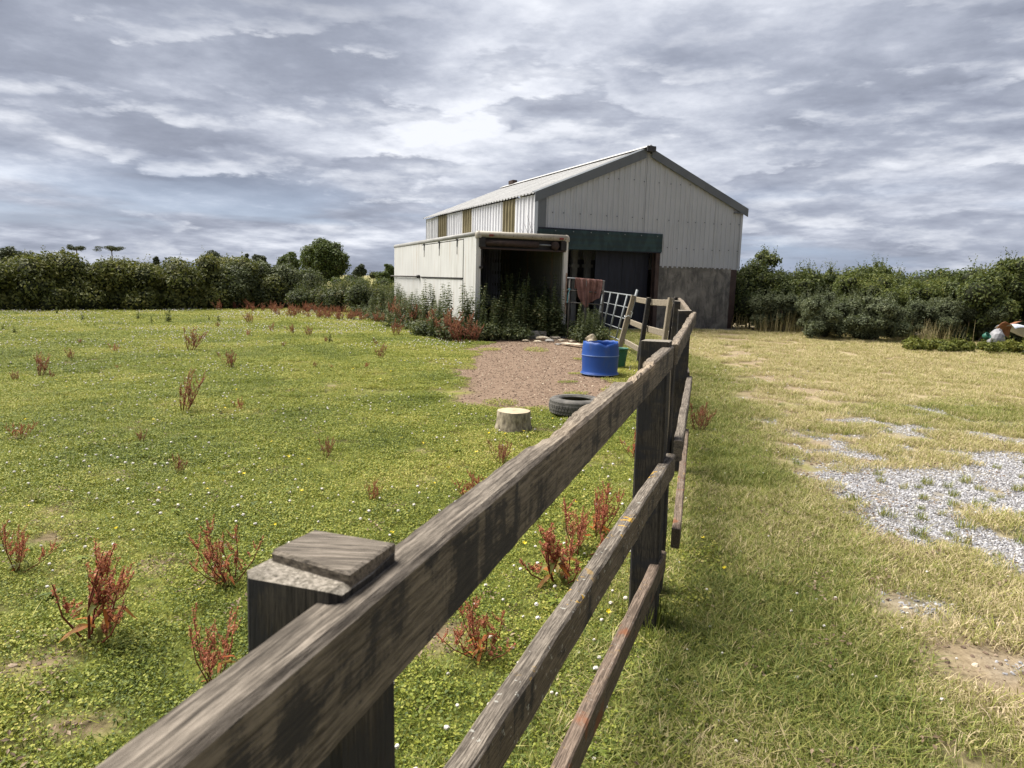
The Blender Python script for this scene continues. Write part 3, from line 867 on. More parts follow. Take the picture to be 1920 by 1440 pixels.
# rear posts
MB().box((-0.008, -0.035, ZF - 0.06), (0.13, 0.09, ZT - 0.10)).obj('corner_post', M['trailer'], trailer, bevel=0.012)
MB().box((TW - 0.11, -0.035, ZF - 0.06), (TW + 0.008, 0.09, ZT - 0.10)).box((TW - 0.13, -0.06, ZF - 0.06), (TW - 0.115, 0.02, ZT - 0.42)).obj('corner_post', M['trailer_dirty'], trailer, bevel=0.01)
MB().box((TW - 0.04, -0.05, 0.62), (TW + 0.0, -0.037, 1.75)).obj('rust_strip', M['rust_pale'], trailer)
MB().tube([(0.15, -0.05, ZT - 0.46), (0.15, -0.06, ZT - 0.9)], 0.014, 8).box((0.09, -0.07, ZT - 0.95), (0.18, -0.036, ZT - 0.89)).obj('shutter_guide', M['black'], trailer)
MB().box((0.0, -0.04, ZF - 0.16), (TW, 0.06, ZF - 0.02)).obj('rear_sill', M['rust_dark'], trailer, bevel=0.01)
# hinges, seam lines and side bar
for fr in (0.12, 0.52, 0.92):
    u = sideU[1] + (sideU[2] - sideU[1]) * fr
    MB().box((-0.030, u - 0.030, ZT - 0.34), (-0.013, u + 0.022, ZT - 0.13)).box((-0.045, u - 0.06, ZT - 0.17), (-0.012, u + 0.05, ZT - 0.125)).obj('hinge', M['black'], trailer)
    MB().box((-0.024, u - 0.012, ZT - 0.55), (-0.0125, u + 0.008, ZT - 0.34)).obj('hinge_strap', M['rust_dark'], trailer)
MB().box((-0.028, sideU[1] + 0.02, zline - 0.022), (-0.0125, sideU[2] - 0.02, zline + 0.012)).obj('flap_seal', M['black'], trailer)
br = MB().tube([(-0.05, sideU[2] + 0.25, zline + 0.02), (-0.05, TL + 0.35, zline + 0.02)], 0.022, 8).obj('side_bar', M['pipe_dark'], trailer, smooth=True)
MB().lathe([(0, -0.06), (0.06, -0.05), (0.08, 0), (0.06, 0.05), (0, 0.06)], 12).obj('bar_knob', M['black'], br, smooth=True, loc=(-0.05, sideU[2] + 0.28, zline + 0.02))
for fr in (0.15, 0.5, 0.9):
    MB().box((-0.05, sideU[2] + 0.3 + (TL - sideU[2] - 0.4) * fr, zline), (-0.001, sideU[2] + 0.36 + (TL - sideU[2] - 0.4) * fr, zline + 0.04)).obj('bar_bracket', M['pipe_dark'], br)
# supports under the floor
for s in (0.15, TW - 0.45):
    for u in (0.3, TL * 0.5, TL - 0.7):
        MB().box((s, u, -0.1), (s + 0.3, u + 0.4, ZF - 0.145)).obj('support_block', M['block'], trailer)
MB().box((0.25, 0.9, ZF - 0.30), (0.37, TL - 0.2, ZF - 0.142)).obj('chassis_beam', M['rust_dark'], trailer)
MB().box((TW - 0.37 - 0.12, 0.9, ZF - 0.30), (TW - 0.37, TL - 0.2, ZF - 0.142)).obj('chassis_beam', M['rust_dark'], trailer)

# ------------------------------------------------------------------ fence
def bar_mesh(L, w, h, nseg=10, cham=0.006, jit=0.002, seed=0, chew=None):
    """sawn timber: local x along the length, y thickness, z height; chew(x)->(drop, inner side drop)"""
    rg = np.random.default_rng(seed)
    hw, hh, c = w / 2, h / 2, cham
    ring = [(-hw + c, -hh), (hw - c, -hh), (hw, -hh + c), (hw, 0), (hw, hh - c), (hw - c, hh), (0, hh), (-hw + c, hh), (-hw, hh - c), (-hw, 0), (-hw, -hh + c)]
    n = len(ring)
    V, CH = [], []
    for i in range(nseg + 1):
        x = L * i / nseg
        jy, jz = rg.normal(0, jit * 0.6), rg.normal(0, jit * 0.6)
        for (y, z) in ring:
            dz = dy = cw = 0.0
            if chew is not None and z > 0.0:
                dtop, din, cw0 = chew(x)
                k = (y + hw) / w
                if z >= hh - c - 1e-6:
                    dz = -(dtop * 0.35 + din * k * k)
                    dz += rg.normal(0, 0.0028) * cw0
                    cw = cw0
                    if y > hw * 0.5:
                        dy = -0.35 * din
                elif y > 0:
                    cw = 0.3 * cw0
            V.append((x + (rg.normal(0, jit) if 0 < i < nseg else rg.normal(0, jit)), y + jy + dy + rg.normal(0, jit * 0.25), z + jz + dz + rg.normal(0, jit * 0.25)))
            CH.append(cw)
    F = [(i * n + k, i * n + (k + 1) % n, (i + 1) * n + (k + 1) % n, (i + 1) * n + k) for i in range(nseg) for k in range(n)]
    F += [tuple(range(n)), tuple(nseg * n + k for k in range(n))[::-1]]
    F = [q[::-1] for q in F]
    return V, F, CH
def frame_from(p0, p1, up=(0, 0, 1)):
    p0, p1 = Vector(p0), Vector(p1)
    x = (p1 - p0).normalized()
    up = Vector(up)
    y = up.cross(x).normalized()
    z = x.cross(y)
    m = Matrix((x, y, z)).transposed().to_4x4()
    m.translation = p0
    return m, (p1 - p0).length
fence = thing('post_and_rail_fence', 'weathered wooden post-and-rail fence with chewed top rail curving towards the barn', 'fence')
def rail(p0, p1, m, w=0.044, h=0.10, seed=1, chew=None, nseg=16, name='rail', jit=0.0022):
    mw, L = frame_from(p0, p1)
    V, F, CH = bar_mesh(L, w, h, nseg, 0.006, jit, seed, chew)
    me = mesh_np(name, V, F, [m], False, {'chew': CH})
    return obj(name, me, fence, mw=mw)
def post(base, top, m, w=0.115, d=0.115, seed=1, right=(1, 0, 0), step=False, name='post'):
    b, t = Vector(base), Vector(top)
    x = (t - b).normalized()
    y = Vector(right)
    y = (y - x * y.dot(x)).normalized()
    z = x.cross(y)
    mw = Matrix((x, y, z)).transposed().to_4x4()
    mw.translation = b - x * 0.3
    L = (t - b).length + 0.3
    V, F, CH = bar_mesh(L, w, d, 12, 0.008, 0.0025, seed)
    me = mesh_np(name, V, F, [m], False, {'chew': CH})
    return obj(name, me, fence, mw=mw)

H2 = 0.05
d1 = Vector((0.902, 2.784, 0)).normalized()
nR = Vector((d1.y, -d1.x, 0))
# first, chewed top rail (centreline measured on its top face)
A1 = Vector((-0.207, 0.367, 1.27 - H2)) - d1 * 2.6
A2 = Vector((0.690, 3.135, 1.275 - H2))
L1 = (A2 - A1).length
_cn = np.random.default_rng(3)
_cx = np.linspace(0, L1, 900)
_cb = sstep(vnoise(_cx, _cx * 0 + 3.3, 3.4, 8, 4), 0.36, 0.70)
_cf = vnoise(_cx, _cx * 0 + 9.1, 38.0, 9, 3) - 0.5
def chew1(x):
    t = x / L1
    g = float(sstep(np.array(t), 0.585, 0.66) * (1 - sstep(np.array(t), 0.90, 0.935)))
    bb, ff = float(np.interp(x, _cx, _cb)), float(np.interp(x, _cx, _cf))
    return 0.012 * g * bb + 0.006 * g * ff, g * (0.003 + 0.033 * bb + 0.015 * ff), min(0.9, g * (0.2 + 0.7 * bb))
rail(A1, A2, M['rail'], 0.046, 0.104, 11, chew1, 230, jit=0.0006)
rail(Vector((-0.075, 1.053, 0.755 - H2)).lerp(Vector((0.744, 3.22, 0.765 - H2)), -1.35), Vector((0.744, 3.22, 0.765 - H2)), M['rail_lichen'], 0.048, 0.106, 12, None, 60, jit=0.0014)
rail(Vector((0.145, 1.675, 0.30 - H2)).lerp(Vector((0.722, 3.185, 0.305 - H2)), -2.2), Vector((0.722, 3.185, 0.305 - H2)), M['rail_brown'], 0.045, 0.102, 13, None, 60, jit=0.0014)
# posts: near post with its split, stepped top
p1c = Vector((-0.170, 0.625, 0))
post(p1c, p1c + Vector((0, 0, 1.284)), M['post'], 0.098, 0.110, 21, tuple(nR))
cap = MB()
cv = []
for i, (a, b) in enumerate(((-0.047, -0.012), (0.046, -0.030), (0.046, 0.054), (-0.044, 0.052))):
    q = nR * a + d1 * b
    cv.append((q.x, q.y, 0))
capv = [(x, y, z) for z in (-0.01, 0.007, 0.010) for (x, y, _) in cv]
capv = [(x * (0.93 if i >= 8 else 1), y * (0.95 if i >= 8 else 1), z) for i, (x, y, z) in enumerate(capv)]
cap.add(capv, [(k, (k + 1) % 4, 4 + (k + 1) % 4, 4 + k) for k in range(4)] + [(4 + k, 4 + (k + 1) % 4, 8 + (k + 1) % 4, 8 + k) for k in range(4)] + [(8, 9, 10, 11)])
cap.v = [(x + rng.uniform(-.0018, .0018), y + rng.uniform(-.0018, .0018), z + rng.uniform(-.0015, .0015)) for x, y, z in cap.v]
cpo = cap.obj('split_top', M['rail'], fence, loc=tuple(p1c + Vector((0, 0, 1.285))))
p0c = p1c - d1 * 2.6
post(p0c, p0c + Vector((0, 0, 1.28)), M['post'], 0.115, 0.12, 20, tuple(nR))
# second (doubled) post where the first rails end
p2c = Vector((0.628, 3.10, 0))
post(p2c + Vector((0.008, 0, 0)), p2c + Vector((0.0, 0.02, 1.296)), M['post'], 0.125, 0.15, 22, tuple(nR))
p2d = Vector((0.74, 3.42, 0))
post(p2d, p2d + Vector((-0.005, 0.0, 1.255)), M['post'], 0.10, 0.11, 23, tuple(nR))
p2e = Vector((0.715, 3.255, 0))
post(p2e, p2e + Vector((0, 0, 1.21)), M['post_grey'], 0.035, 0.05, 24, tuple(nR), name='batten')
# onward posts
P3 = Vector((1.36, 5.75, 0)); P4 = Vector((1.99, 8.85, 0)); P5 = Vector((2.50, 12.0, 0)); P6 = Vector((2.46, 13.8, 0)); P7 = Vector((2.42, 16.2, 0))
T3 = P3 + Vector((0.02, 0, 1.335)); T4 = P4 + Vector((0.05, 0, 1.33)); T5 = Vector((2.62, 12.0, 1.305)); T6 = Vector((2.60, 13.8, 1.26)); T7 = Vector((2.70, 16.2, 1.25))
n2 = Vector((0.97, -0.22, 0))
post(P3, T3, M['post'], 0.11, 0.12, 25, tuple(n2))
post(P4, T4, M['post'], 0.12, 0.12, 26, tuple(n2))
post(P5, T5, M['post_grey'], 0.07, 0.12, 27, (1, 0, 0))
post(P5 + Vector((0.125, 0.03, 0)), T5 + Vector((0.115, 0.03, 0.01)), M['post'], 0.10, 0.11, 28, (1, 0, 0))
post(P6, T6, M['post'], 0.085, 0.10, 29, (1, 0, 0))
post(P7, T7, M['post_grey'], 0.10, 0.10, 30, (1, 0, 0))
def chew2(x):
    wv = 0.5 + 0.5 * math.sin(x * 4.1 + 0.4) * math.sin(x * 9.7 + 1) + 0.15 * math.sin(x * 31)
    return 0.004 * wv, 0.010 * wv, 0.15 + 0.25 * wv
off3 = 0.085
def rl(pa, pb, za, zb, m, seed, oa=0.085, ob=0.085, ch=None, w=0.044):
    dd = (Vector((pb.x, pb.y, 0)) - Vector((pa.x, pa.y, 0))).normalized()
    nn = Vector((dd.y, -dd.x, 0))
    a = Vector((pa.x, pa.y, za)) + nn * oa - dd * 0.05
    b = Vector((pb.x, pb.y, zb)) + nn * ob + dd * 0.05
    return rail(a, b, m, w, 0.10, seed, ch, 40 if ch else 16)
rl(p2d, P3, 1.265 - H2, 1.325 - H2, M['rail'], 41, 0.035, 0.085, chew2)
rl(p2d, P3, 0.80 - H2, 0.80 - H2, M['rail'], 42, 0.085, 0.085)
rl(p2d + Vector((0, 0.06, 0)), P3, 0.335 - H2, 0.36 - H2, M['rail_brown'], 43, 0.115, 0.085)
rl(P3 + Vector((0, .1, 0)), P4, 1.32 - H2, 1.335 - H2, M['rail'], 44, 0.085, 0.09, chew2)
rl(P3 + Vector((0, .1, 0)), P4, 0.83 - H2, 0.84 - H2, M['rail'], 45)
rl(P3 + Vector((0, .1, 0)), P4, 0.36 - H2, 0.36 - H2, M['rail'], 46)
rl(P4 + Vector((0, .1, 0)), P5, 1.33 - H2, 1.31 - H2, M['rail'], 47, 0.12, 0.26, chew2)
rl(P4 + Vector((0, .1, 0)), P5, 0.84 - H2, 0.83 - H2, M['rail'], 48, 0.1, 0.22)
rl(P4 + Vector((0, .1, 0)), P5, 0.36 - H2, 0.36 - H2, M['rail'], 49, 0.1, 0.18)
def rail3(pa, pb, m, seed):
    return rail(pa, pb, m, 0.04, 0.115, seed, None, 16)
for fr, sd in ((0.93, 51), (0.52, 54), (0.16, 57)):
    q5, q6, q7 = P5.lerp(T5, fr), P6.lerp(T6, fr), P7.lerp(T7, fr)
    o_ = Vector((0.085, 0, 0))
    rail3(q5 + o_ + Vector((0.02, 0.10, 0)), q6 + o_ + Vector((0, 0.0, 0)), M['post_grey'], sd)
    rail3(q6 + o_ + Vector((0.0, 0.02, 0)), q7 + o_ + Vector((0.01, 0.05, 0)), M['post_grey'], sd + 1)
# nail heads on the near rail at its post and the loop of rope on the gate post
q = P7.lerp(T7, 0.62)
MB().tube([q + Vector((0.075 * math.cos(a), 0.075 * math.sin(a), 0.02 * math.sin(3 * a))) for a in np.linspace(0, 6.28, 14)], 0.009, 6).tube([q + Vector((0.06, -0.06, 0)), q + Vector((0.09, -0.08, 0.09)), q + Vector((0.05, -0.10, 0.12))], 0.008, 6).obj('rope_loop', M['rope'], fence)
wp = [T5 + Vector((0.0, -0.06, -0.02)), T5 + Vector((0.04, -0.08, -0.09)), T5 + Vector((0.15, -0.08, -0.11)), T5 + Vector((0.3, -0.04, -0.13)), T5 + Vector((0.02, -0.09, -0.5))]
MB().tube(wp, 0.004, 5).obj('loose_wire', M['wire'], fence)

# ------------------------------------------------------------------ field gate
gR0, gR1 = Vector((2.62, 16.95, 0.14)), Vector((2.87, 16.95, 1.22))
gL0, gL1 = Vector((2.40, 20.55, 0.14)), Vector((2.56, 20.55, 1.26))
gate = thing('field_gate', 'galvanised tubular field gate leaning behind the grey fence post', 'gate', (2.6, 16.95, 0))
gp0 = Vector((2.6, 16.95, 0))
for k, fr in enumerate((0.0, 0.24, 0.48, 0.73, 1.0)):
    MB().tube([gR0.lerp(gR1, fr) - gp0, gL0.lerp(gL1, fr) - gp0], 0.020 if fr in (0, 1) else 0.014, 8).obj('bar', M['galv'], gate, smooth=True)
for fr in (0.20, 0.46, 0.72):
    a_, b_ = gR0.lerp(gL0, fr) - gp0, gR1.lerp(gL1, fr) - gp0
    MB().tube([a_ + Vector((-0.02, 0, 0)), b_ + Vector((-0.02, 0, 0))], 0.022, 6).obj('brace', M['galv'], gate, smooth=True)
for a_, b_, ex in ((gR0, gR1, 0.16), (gL0, gL1, 0.03)):
    dd = (b_ - a_).normalized()
    MB().tube([a_ - dd * 0.16 - gp0, b_ + dd * ex - gp0], 0.030, 8).obj('stile', M['galv'], gate, smooth=True)

# ------------------------------------------------------------------ hurdle with cloth, rubble, tub, bucket, tyre, stump
hy = 19.0
hA, hB = at(1064, 521, hy), at(1134, 527, hy + 0.4)
hA, hB = Vector(hA), Vector(hB)
hurdle = thing('pipe_hurdle', 'dark pipe hurdle standing in nettles beside the trailer corner post', 'hurdle', (hA.x, hA.y, 0))
o0 = Vector((hA.x, hA.y, 0))
MB().tube([hA - o0, hB - o0], 0.018, 8).obj('bar', M['galv'], hurdle, smooth=True)
for dz in (0.32, 0.64):
    MB().tube([hA - o0 - Vector((0, 0, dz)), hB - o0 - Vector((0, 0, dz))], 0.016, 8).obj('bar', M['pipe_dark'], hurdle, smooth=True)
for fr in (0.06, 0.5, 0.97):
    q = hA.lerp(hB, fr) - o0
    MB().tube([Vector((q.x, q.y, -0.12)), Vector((q.x, q.y, q.z + 0.012))], 0.022, 8).obj('leg', M['pipe_dark'], hurdle, smooth=True)
q = hA.lerp(hB, 0.06) - o0
MB().tube([q + Vector((0.03 * math.cos(a), 0.03 * math.sin(a), -0.32 + 0.012 * a / 3)) for a in np.linspace(0, 12, 16)] + [q + Vector((-0.03, -0.04, -0.42)), q + Vector((-0.05, -0.04, -0.66))], 0.007, 5).obj('twine', M['twine'], hurdle)
# cloth: one sheet hung over the top bar, with folds
cl0, cl1 = hA.lerp(hB, 0.20), hA.lerp(hB, 0.93)
ax = (cl1 - cl0)
nrm = Vector((ax.y, -ax.x, 0)).normalized()
NU, NV = 46, 34
V = []
for i in range(NU + 1):
    u = i / NU
    lenf = 0.46 + 0.36 * math.exp(-((u - 0.44) / 0.30) ** 2) + 0.05 * math.sin(9 * u)
    lenb = 0.30
    for j in range(NV + 1):
        t = j / NV
        s = t * (lenf + lenb) - lenb
        fold = (0.028 * math.sin(u * 27 + 1.5 * math.sin(3 * t)) + 0.018 * math.sin(u * 51 + 2)) * min(1, abs(s) / 0.12)
        if abs(s) < 0.03:
            off, z = s, 0.026 - 4 * s * s
        else:
            off, z = (0.03 if s > 0 else -0.03) * 1.0, 0.026 - abs(s) + 0.012
        drop = max(0, s - 0.1)
        sw = (0.44 - u) * 0.22 * sstep(np.array(drop), 0.0, 0.45)
        p = cl0 + ax * (u + float(sw)) + nrm * (off + fold + 0.10 * drop * math.sin(u * 7)) + Vector((0, 0, z))
        V.append(tuple(p - Vector((cl0.x, cl0.y, 0))))
F = [(i * (NV + 1) + j, i * (NV + 1) + j + 1, (i + 1) * (NV + 1) + j + 1, (i + 1) * (NV + 1) + j) for i in range(NU) for j in range(NV)]
clo = obj('draped_cloth', mesh_np('draped_cloth', V, F, [M['cloth']], True), None, (cl0.x, cl0.y, 0))
sm = clo.modifiers.new('thickness', 'SOLIDIFY')
sm.thickness = 0.006
tag(clo, 'faded pinkish-brown netting draped over the pipe hurdle', 'cloth')

tub_c = gp(1124, 701)
tub_r = 0.305
prof = [(0.0, 0.015), (0.29, 0.0), (0.318, 0.004), (0.322, 0.022), (0.306, 0.036), (0.300, 0.06), (0.303, 0.15), (0.309, 0.28), (0.311, 0.315), (0.3145, 0.325), (0.311, 0.335), (0.307, 0.42), (0.297, 0.50), (0.290, 0.545),
        (0.284, 0.545), (0.290, 0.50), (0.300, 0.42), (0.302, 0.28), (0.294, 0.06), (0.0, 0.05)]
def tubwob(j, a, r):
    dz = 0.0
    if 12 <= j <= 15:
        dz = 0.012 * math.sin(2 * a + 0.6) + (-0.035 * math.exp(-((a - 4.9) / 0.16) ** 2)) + 0.005 * math.sin(13 * a)
    return r, dz
tub = thing('blue_tub', 'blue plastic barrel cut down to a tub, standing on the bare soil', 'tub', tuple(tub_c))
MB().lathe(prof[5:15][:9] + prof[13:15] + prof[15:], 56, None).obj('inner', M['blue'], tub, smooth=True) if False else None
MB().lathe(prof, 64, tubwob).obj('barrel_wall', M['blue'], tub, smooth=True)
MB().lathe([(0.3225, 0.008), (0.3245, 0.014), (0.3225, 0.022)], 64).obj('base_rim', M['blue_scuff'], tub, smooth=True)
MB().lathe([(0.3125, 0.318), (0.3165, 0.325), (0.3125, 0.332)], 64).obj('seam_ridge', M['blue_scuff'], tub, smooth=True)
bk_c = gp(1159, 688)
bk = thing('green_bucket', 'green plastic bucket tucked behind the blue tub', 'bucket', tuple(bk_c))
MB().lathe([(0.0, 0.012), (0.115, 0.0), (0.122, 0.01), (0.152, 0.24), (0.165, 0.335), (0.176, 0.338), (0.178, 0.350), (0.168, 0.352), (0.158, 0.335), (0.145, 0.24), (0.116, 0.02), (0.0, 0.02)], 40).obj('bucket_wall', M['green_plastic'], bk, smooth=True)
MB().lathe([(0.154, 0.245), (0.159, 0.25), (0.156, 0.262)], 40).obj('rib', M['green_plastic'], bk, smooth=True)
MB().tube([(0.168 * math.cos(a), 0.168 * math.sin(a) * 0.95, 0.34 - 0.05 * math.sin(a) * 1.0) for a in np.linspace(0, math.pi, 14)], 0.005, 6).obj('handle', M['wire'], bk, smooth=True)

ty_c = gp(1079, 776)
tyre = thing('tyre', 'worn black car tyre lying flat at the edge of the bare soil', 'tyre', tuple(ty_c), 0.4)
tr = 0.315
tp = [(0.180, 0.035), (0.186, 0.020), (0.215, 0.008), (0.255, 0.004), (0.285, 0.012), (0.302, 0.028), (0.310, 0.05), (0.312, 0.100), (0.310, 0.150), (0.302, 0.172), (0.285, 0.188), (0.255, 0.196), (0.215, 0.192), (0.186, 0.180), (0.180, 0.165), (0.192, 0.160), (0.225, 0.150), (0.262, 0.12), (0.266, 0.10), (0.262, 0.08), (0.225, 0.05), (0.192, 0.04), (0.180, 0.035)]
MB().lathe(tp, 64).obj('tyre_wall', M['tyre'], tyre, smooth=True)
for row, (z0, z1) in enumerate(((0.032, 0.062), (0.068, 0.097), (0.103, 0.132), (0.138, 0.168))):
    tb = MB()
    for k in range(52):
        a = 2 * math.pi * (k + 0.5 * (row % 2)) / 52
        a2 = a + 2 * math.pi / 52 * 0.80
        sk = 0.02 * (1 if row < 2 else -1)
        r0, r1 = 0.305, 0.3185 - (0.008 if row in (0, 3) else 0)
        P = []
        for rr_ in (r0, r1):
            for (aa, z) in ((a, z0), (a2, z0), (a2 + sk, z1), (a + sk, z1)):
                P.append((rr_ * math.cos(aa), rr_ * math.sin(aa), z))
        tb.add(P, [(4, 5, 6, 7), (0, 1, 5, 4), (1, 2, 6, 5), (2, 3, 7, 6), (3, 0, 4, 7)])
    tb.obj('tread', M['tyre'], tyre, kind='stuff')
MB().lathe([(0.20, 0.1905), (0.203, 0.1935), (0.206, 0.1915)], 48).obj('bead_ring', M['tyre'], tyre, smooth=True)

st_c = gp(962, 805)
stump = thing('log_stump', 'short sawn log stump standing in the grass near the tyre', 'stump', tuple(st_c))
def stw(j, a, r):
    k = 1 + 0.02 * math.sin(3 * a + 1) + 0.015 * math.sin(7 * a) + 0.012 * math.sin(17 * a + j)
    return r * k, 0.004 * math.sin(2 * a) * (j > 3)
MB().lathe([(0.196, -0.03), (0.194, 0.02), (0.182, 0.06), (0.176, 0.12), (0.174, 0.185), (0.171, 0.198)], 48, stw).obj('bark', M['stump_side'], stump, smooth=True)
MB().lathe([(0.1705, 0.198), (0.15, 0.2005), (0.10, 0.1985), (0.05, 0.2005), (0.0, 0.1995)], 48, stw).obj('cut_face', M['stump_top'], stump, smooth=True)

def lump(name, c, rx, ry, rz_, m, label, cat, group=None, seed=0):
    rg = np.random.default_rng(seed)
    bm = bmesh.new()
    bmesh.ops.create_icosphere(bm, subdivisions=3, radius=1)
    ph = rg.uniform(0, 6, 6)
    for v in bm.verts:
        x, y, z = v.co
        k = 1 + 0.20 * math.sin(2.3 * x + ph[0]) * math.sin(2.1 * y + ph[1]) + 0.14 * math.sin(4.7 * y + ph[2] + 3 * z) + rg.normal(0, 0.03)
        v.co = Vector((x * rx * k, y * ry * k, max(-0.25, z) * rz_ * k + 0.2 * rz_))
    me = bpy.data.meshes.new(name)
    bm.to_mesh(me)
    bm.free()
    me.materials.append(m)
    o = obj(name, me, None, tuple(c))
    return tag(o, label, cat, group)
lump('cream_boulder', gp(1106, 643), 0.15, 0.13, 0.18, M['cream_stone'], 'cream-coloured rounded stone behind the blue tub', 'stone', None, 1)
for k, (px, py, s) in enumerate(((995, 633, .10), (1018, 636, .12), (1040, 634, .09), (1031, 640, .08), (1008, 641, .06), (1052, 639, .07), (1060, 633, .08), (985, 639, .05), (1072, 640, .06), (1046, 646, .05))):
    lump('rubble_chunk', gp(px, py), s * 1.6, s, s * 0.55, M['cream_stone'] if k % 3 else M['block'], 'broken pale rubble chunk on the soil below the trailer doorway', 'rubble', 'rubble at the trailer end', 10 + k)
pk0, pk1 = gp(1056, 646), gp(1092, 651)
mw, L = frame_from((pk0[0], pk0[1], 0.035), (pk1[0], pk1[1], 0.055))
V, F, CH = bar_mesh(L, 0.16, 0.028, 8, 0.006, 0.006, 77)
tag(obj('loose_plank', mesh_np('loose_plank', V, F, [M['cream_wood']], False, {'chew': CH}), None, mw=mw), 'bleached broken plank lying on the soil beside the blue tub', 'plank')
cb = gp(1003, 633)
bl = MB().box((-0.30, -0.12, -0.03), (0.30, 0.12, 0.19)).obj('concrete_step', M['block'], None, loc=tuple(cb), bevel=0.02)
tag(bl, 'grey concrete block at the foot of the nettles below the trailer opening', 'block')

# scrap by the hedge
sp_c = at(1893, 632, 19.0)
ru = MB()
nn = 18
V = []
for i in range(nn + 1):
    a = -0.25 + 2.0 * i / nn
    for j in range(7):
        t = j / 6
        r = 0.30 - 0.05 * t
        V.append((r * math.cos(a) - 0.05, (t - 0.5) * 0.62, r * math.sin(a) * 1.1 + 0.10 + 0.05 * math.sin(5 * t + a)))
F = [(i * 7 + j, i * 7 + j + 1, (i + 1) * 7 + j + 1, (i + 1) * 7 + j) for i in range(nn) for j in range(6)]
ruo = obj('rusty_panel', mesh_np('rusty_panel', V, F, [M['rust']], True), None, (sp_c[0], sp_c[1], 0.36))
ruo.scale = (0.95, 0.95, 0.95)
ruo.rotation_euler = (0.1, 0.15, 1.9)
ruo.modifiers.new('thickness', 'SOLIDIFY').thickness = 0.012
tag(ruo, 'curled rusty orange metal sheet dumped at the hedge foot', 'scrap metal')
sc2 = at(1868, 633, 18.9)
lump('grey_sack', (sc2[0], sc2[1], 0.14), 0.22, 0.20, 0.36, M['sack'], 'pale grey sack lying beside the rusty metal sheet', 'sack', None, 31)
sc3 = at(1925, 632, 19.1)
V = []
for i in range(15):
    for j in range(11):
        u, v = i / 14, j / 10
        V.append(((u - 0.5) * 1.1, (v - 0.5) * 0.8, 0.30 + 0.10 * math.sin(4 * u + 1) + 0.05 * math.sin(9 * v + 3 * u) - 0.35 * max(0, v - 0.6) - 0.3 * max(0, 0.3 - v)))
F = [(i * 11 + j, (i + 1) * 11 + j, (i + 1) * 11 + j + 1, i * 11 + j + 1) for i in range(14) for j in range(10)]
ta = obj('plastic_sheet', mesh_np('plastic_sheet', V, F, [M['tarp']], True), None, (sc3[0], sc3[1] + 0.1, 0.30))
ta.modifiers.new('thickness', 'SOLIDIFY').thickness = 0.01
tag(ta, 'crumpled pale blue-white plastic sheet dumped next to rusty metal', 'plastic sheet')
sc4 = at(1846, 632, 18.8)
gc = MB().lathe([(0.0, 0.0), (0.13, 0.0), (0.15, 0.02), (0.155, 0.20), (0.14, 0.205), (0.135, 0.03), (0.0, 0.02)], 20).obj('crate_scrap', M['green_plastic'], None, smooth=True, loc=(sc4[0], sc4[1], 0.34))
gc.scale = (0.6, 0.6, 0.6)
gc.rotation_euler = (0.9, 0.2, 0.3)
tag(gc, 'tipped green plastic pot among the bramble leaves near the grey sack', 'pot')

# ------------------------------------------------------------------ foliage tools
def leaf_quads(C, Nrm, size, rg, asp=0.55, droop=0.0):
    """C (n,3) centres, Nrm (n,3) facing; returns verts, faces"""
    n = len(C)
    Nn = Nrm / np.maximum(np.linalg.norm(Nrm, axis=1, keepdims=True), 1e-6)
    R = rg.normal(size=(n, 3))
    R[:, 2] -= droop
    T = R - (R * Nn).sum(1, keepdims=True) * Nn
    T /= np.maximum(np.linalg.norm(T, axis=1, keepdims=True), 1e-6)
    B = np.cross(Nn, T)
    s = (size if np.ndim(size) else np.full(n, size))[:, None] * rg.uniform(0.6, 1.35, (n, 1))
    V = np.empty((n, 4, 3))
    V[:, 0] = C - T * s * 0.5
    V[:, 1] = C + B * s * 0.5 * asp + Nn * s * 0.10 - T * s * 0.05
    V[:, 2] = C + T * s * 0.5
    V[:, 3] = C - B * s * 0.5 * asp + Nn * s * 0.10 - T * s * 0.05
    F = np.arange(n * 4).reshape(n, 4)
    return V.reshape(-1, 3), F
def build_leaves(name, chunks, m, parent, rg, **props):
    V = np.concatenate([c[0] for c in chunks])
    off, Fs = 0, []
    for v, f in chunks:
        Fs.append(f + off)
        off += len(v)
    F = np.concatenate(Fs)
    val = np.repeat(rg.uniform(0, 1, len(V) // 4), 4)
    return obj(name, mesh_np(name, V, F, [m], False, {'v': val}), parent, **props)
def lobes_leaves(L, n, size, rg, asp=0.55, shell=(0.72, 1.06), up=0.35, zmin=0.02):
    """L: (k,6) lobes cx cy cz rx ry rz; leaves spread over lobes by area"""
    L = np.asarray(L, float)
    wgt = (L[:, 3] * L[:, 5] + L[:, 4] * L[:, 5] + L[:, 3] * L[:, 4])
    k = rg.choice(len(L), n, p=wgt / wgt.sum())
    D = rg.normal(size=(n, 3))
    D /= np.linalg.norm(D, axis=1, keepdims=True)
    D[:, 2] = np.where(rg.random(n) < 0.35, np.abs(D[:, 2]), D[:, 2])
    r = rg.uniform(shell[0], shell[1], (n, 1)) * (1 + 0.10 * np.sin(9 * D[:, :1] + k[:, None]) * np.cos(8 * D[:, 1:2] + 2 * k[:, None]))
    C = L[k, :3] + D * L[k, 3:] * r
    keep = C[:, 2] > zmin
    C, D = C[keep], D[keep]
    Nn = D * 0.8 + rg.normal(0, 0.55, D.shape)
    Nn[:, 2] += up
    return leaf_quads(C, Nn, size, rg, asp)
_ico = None
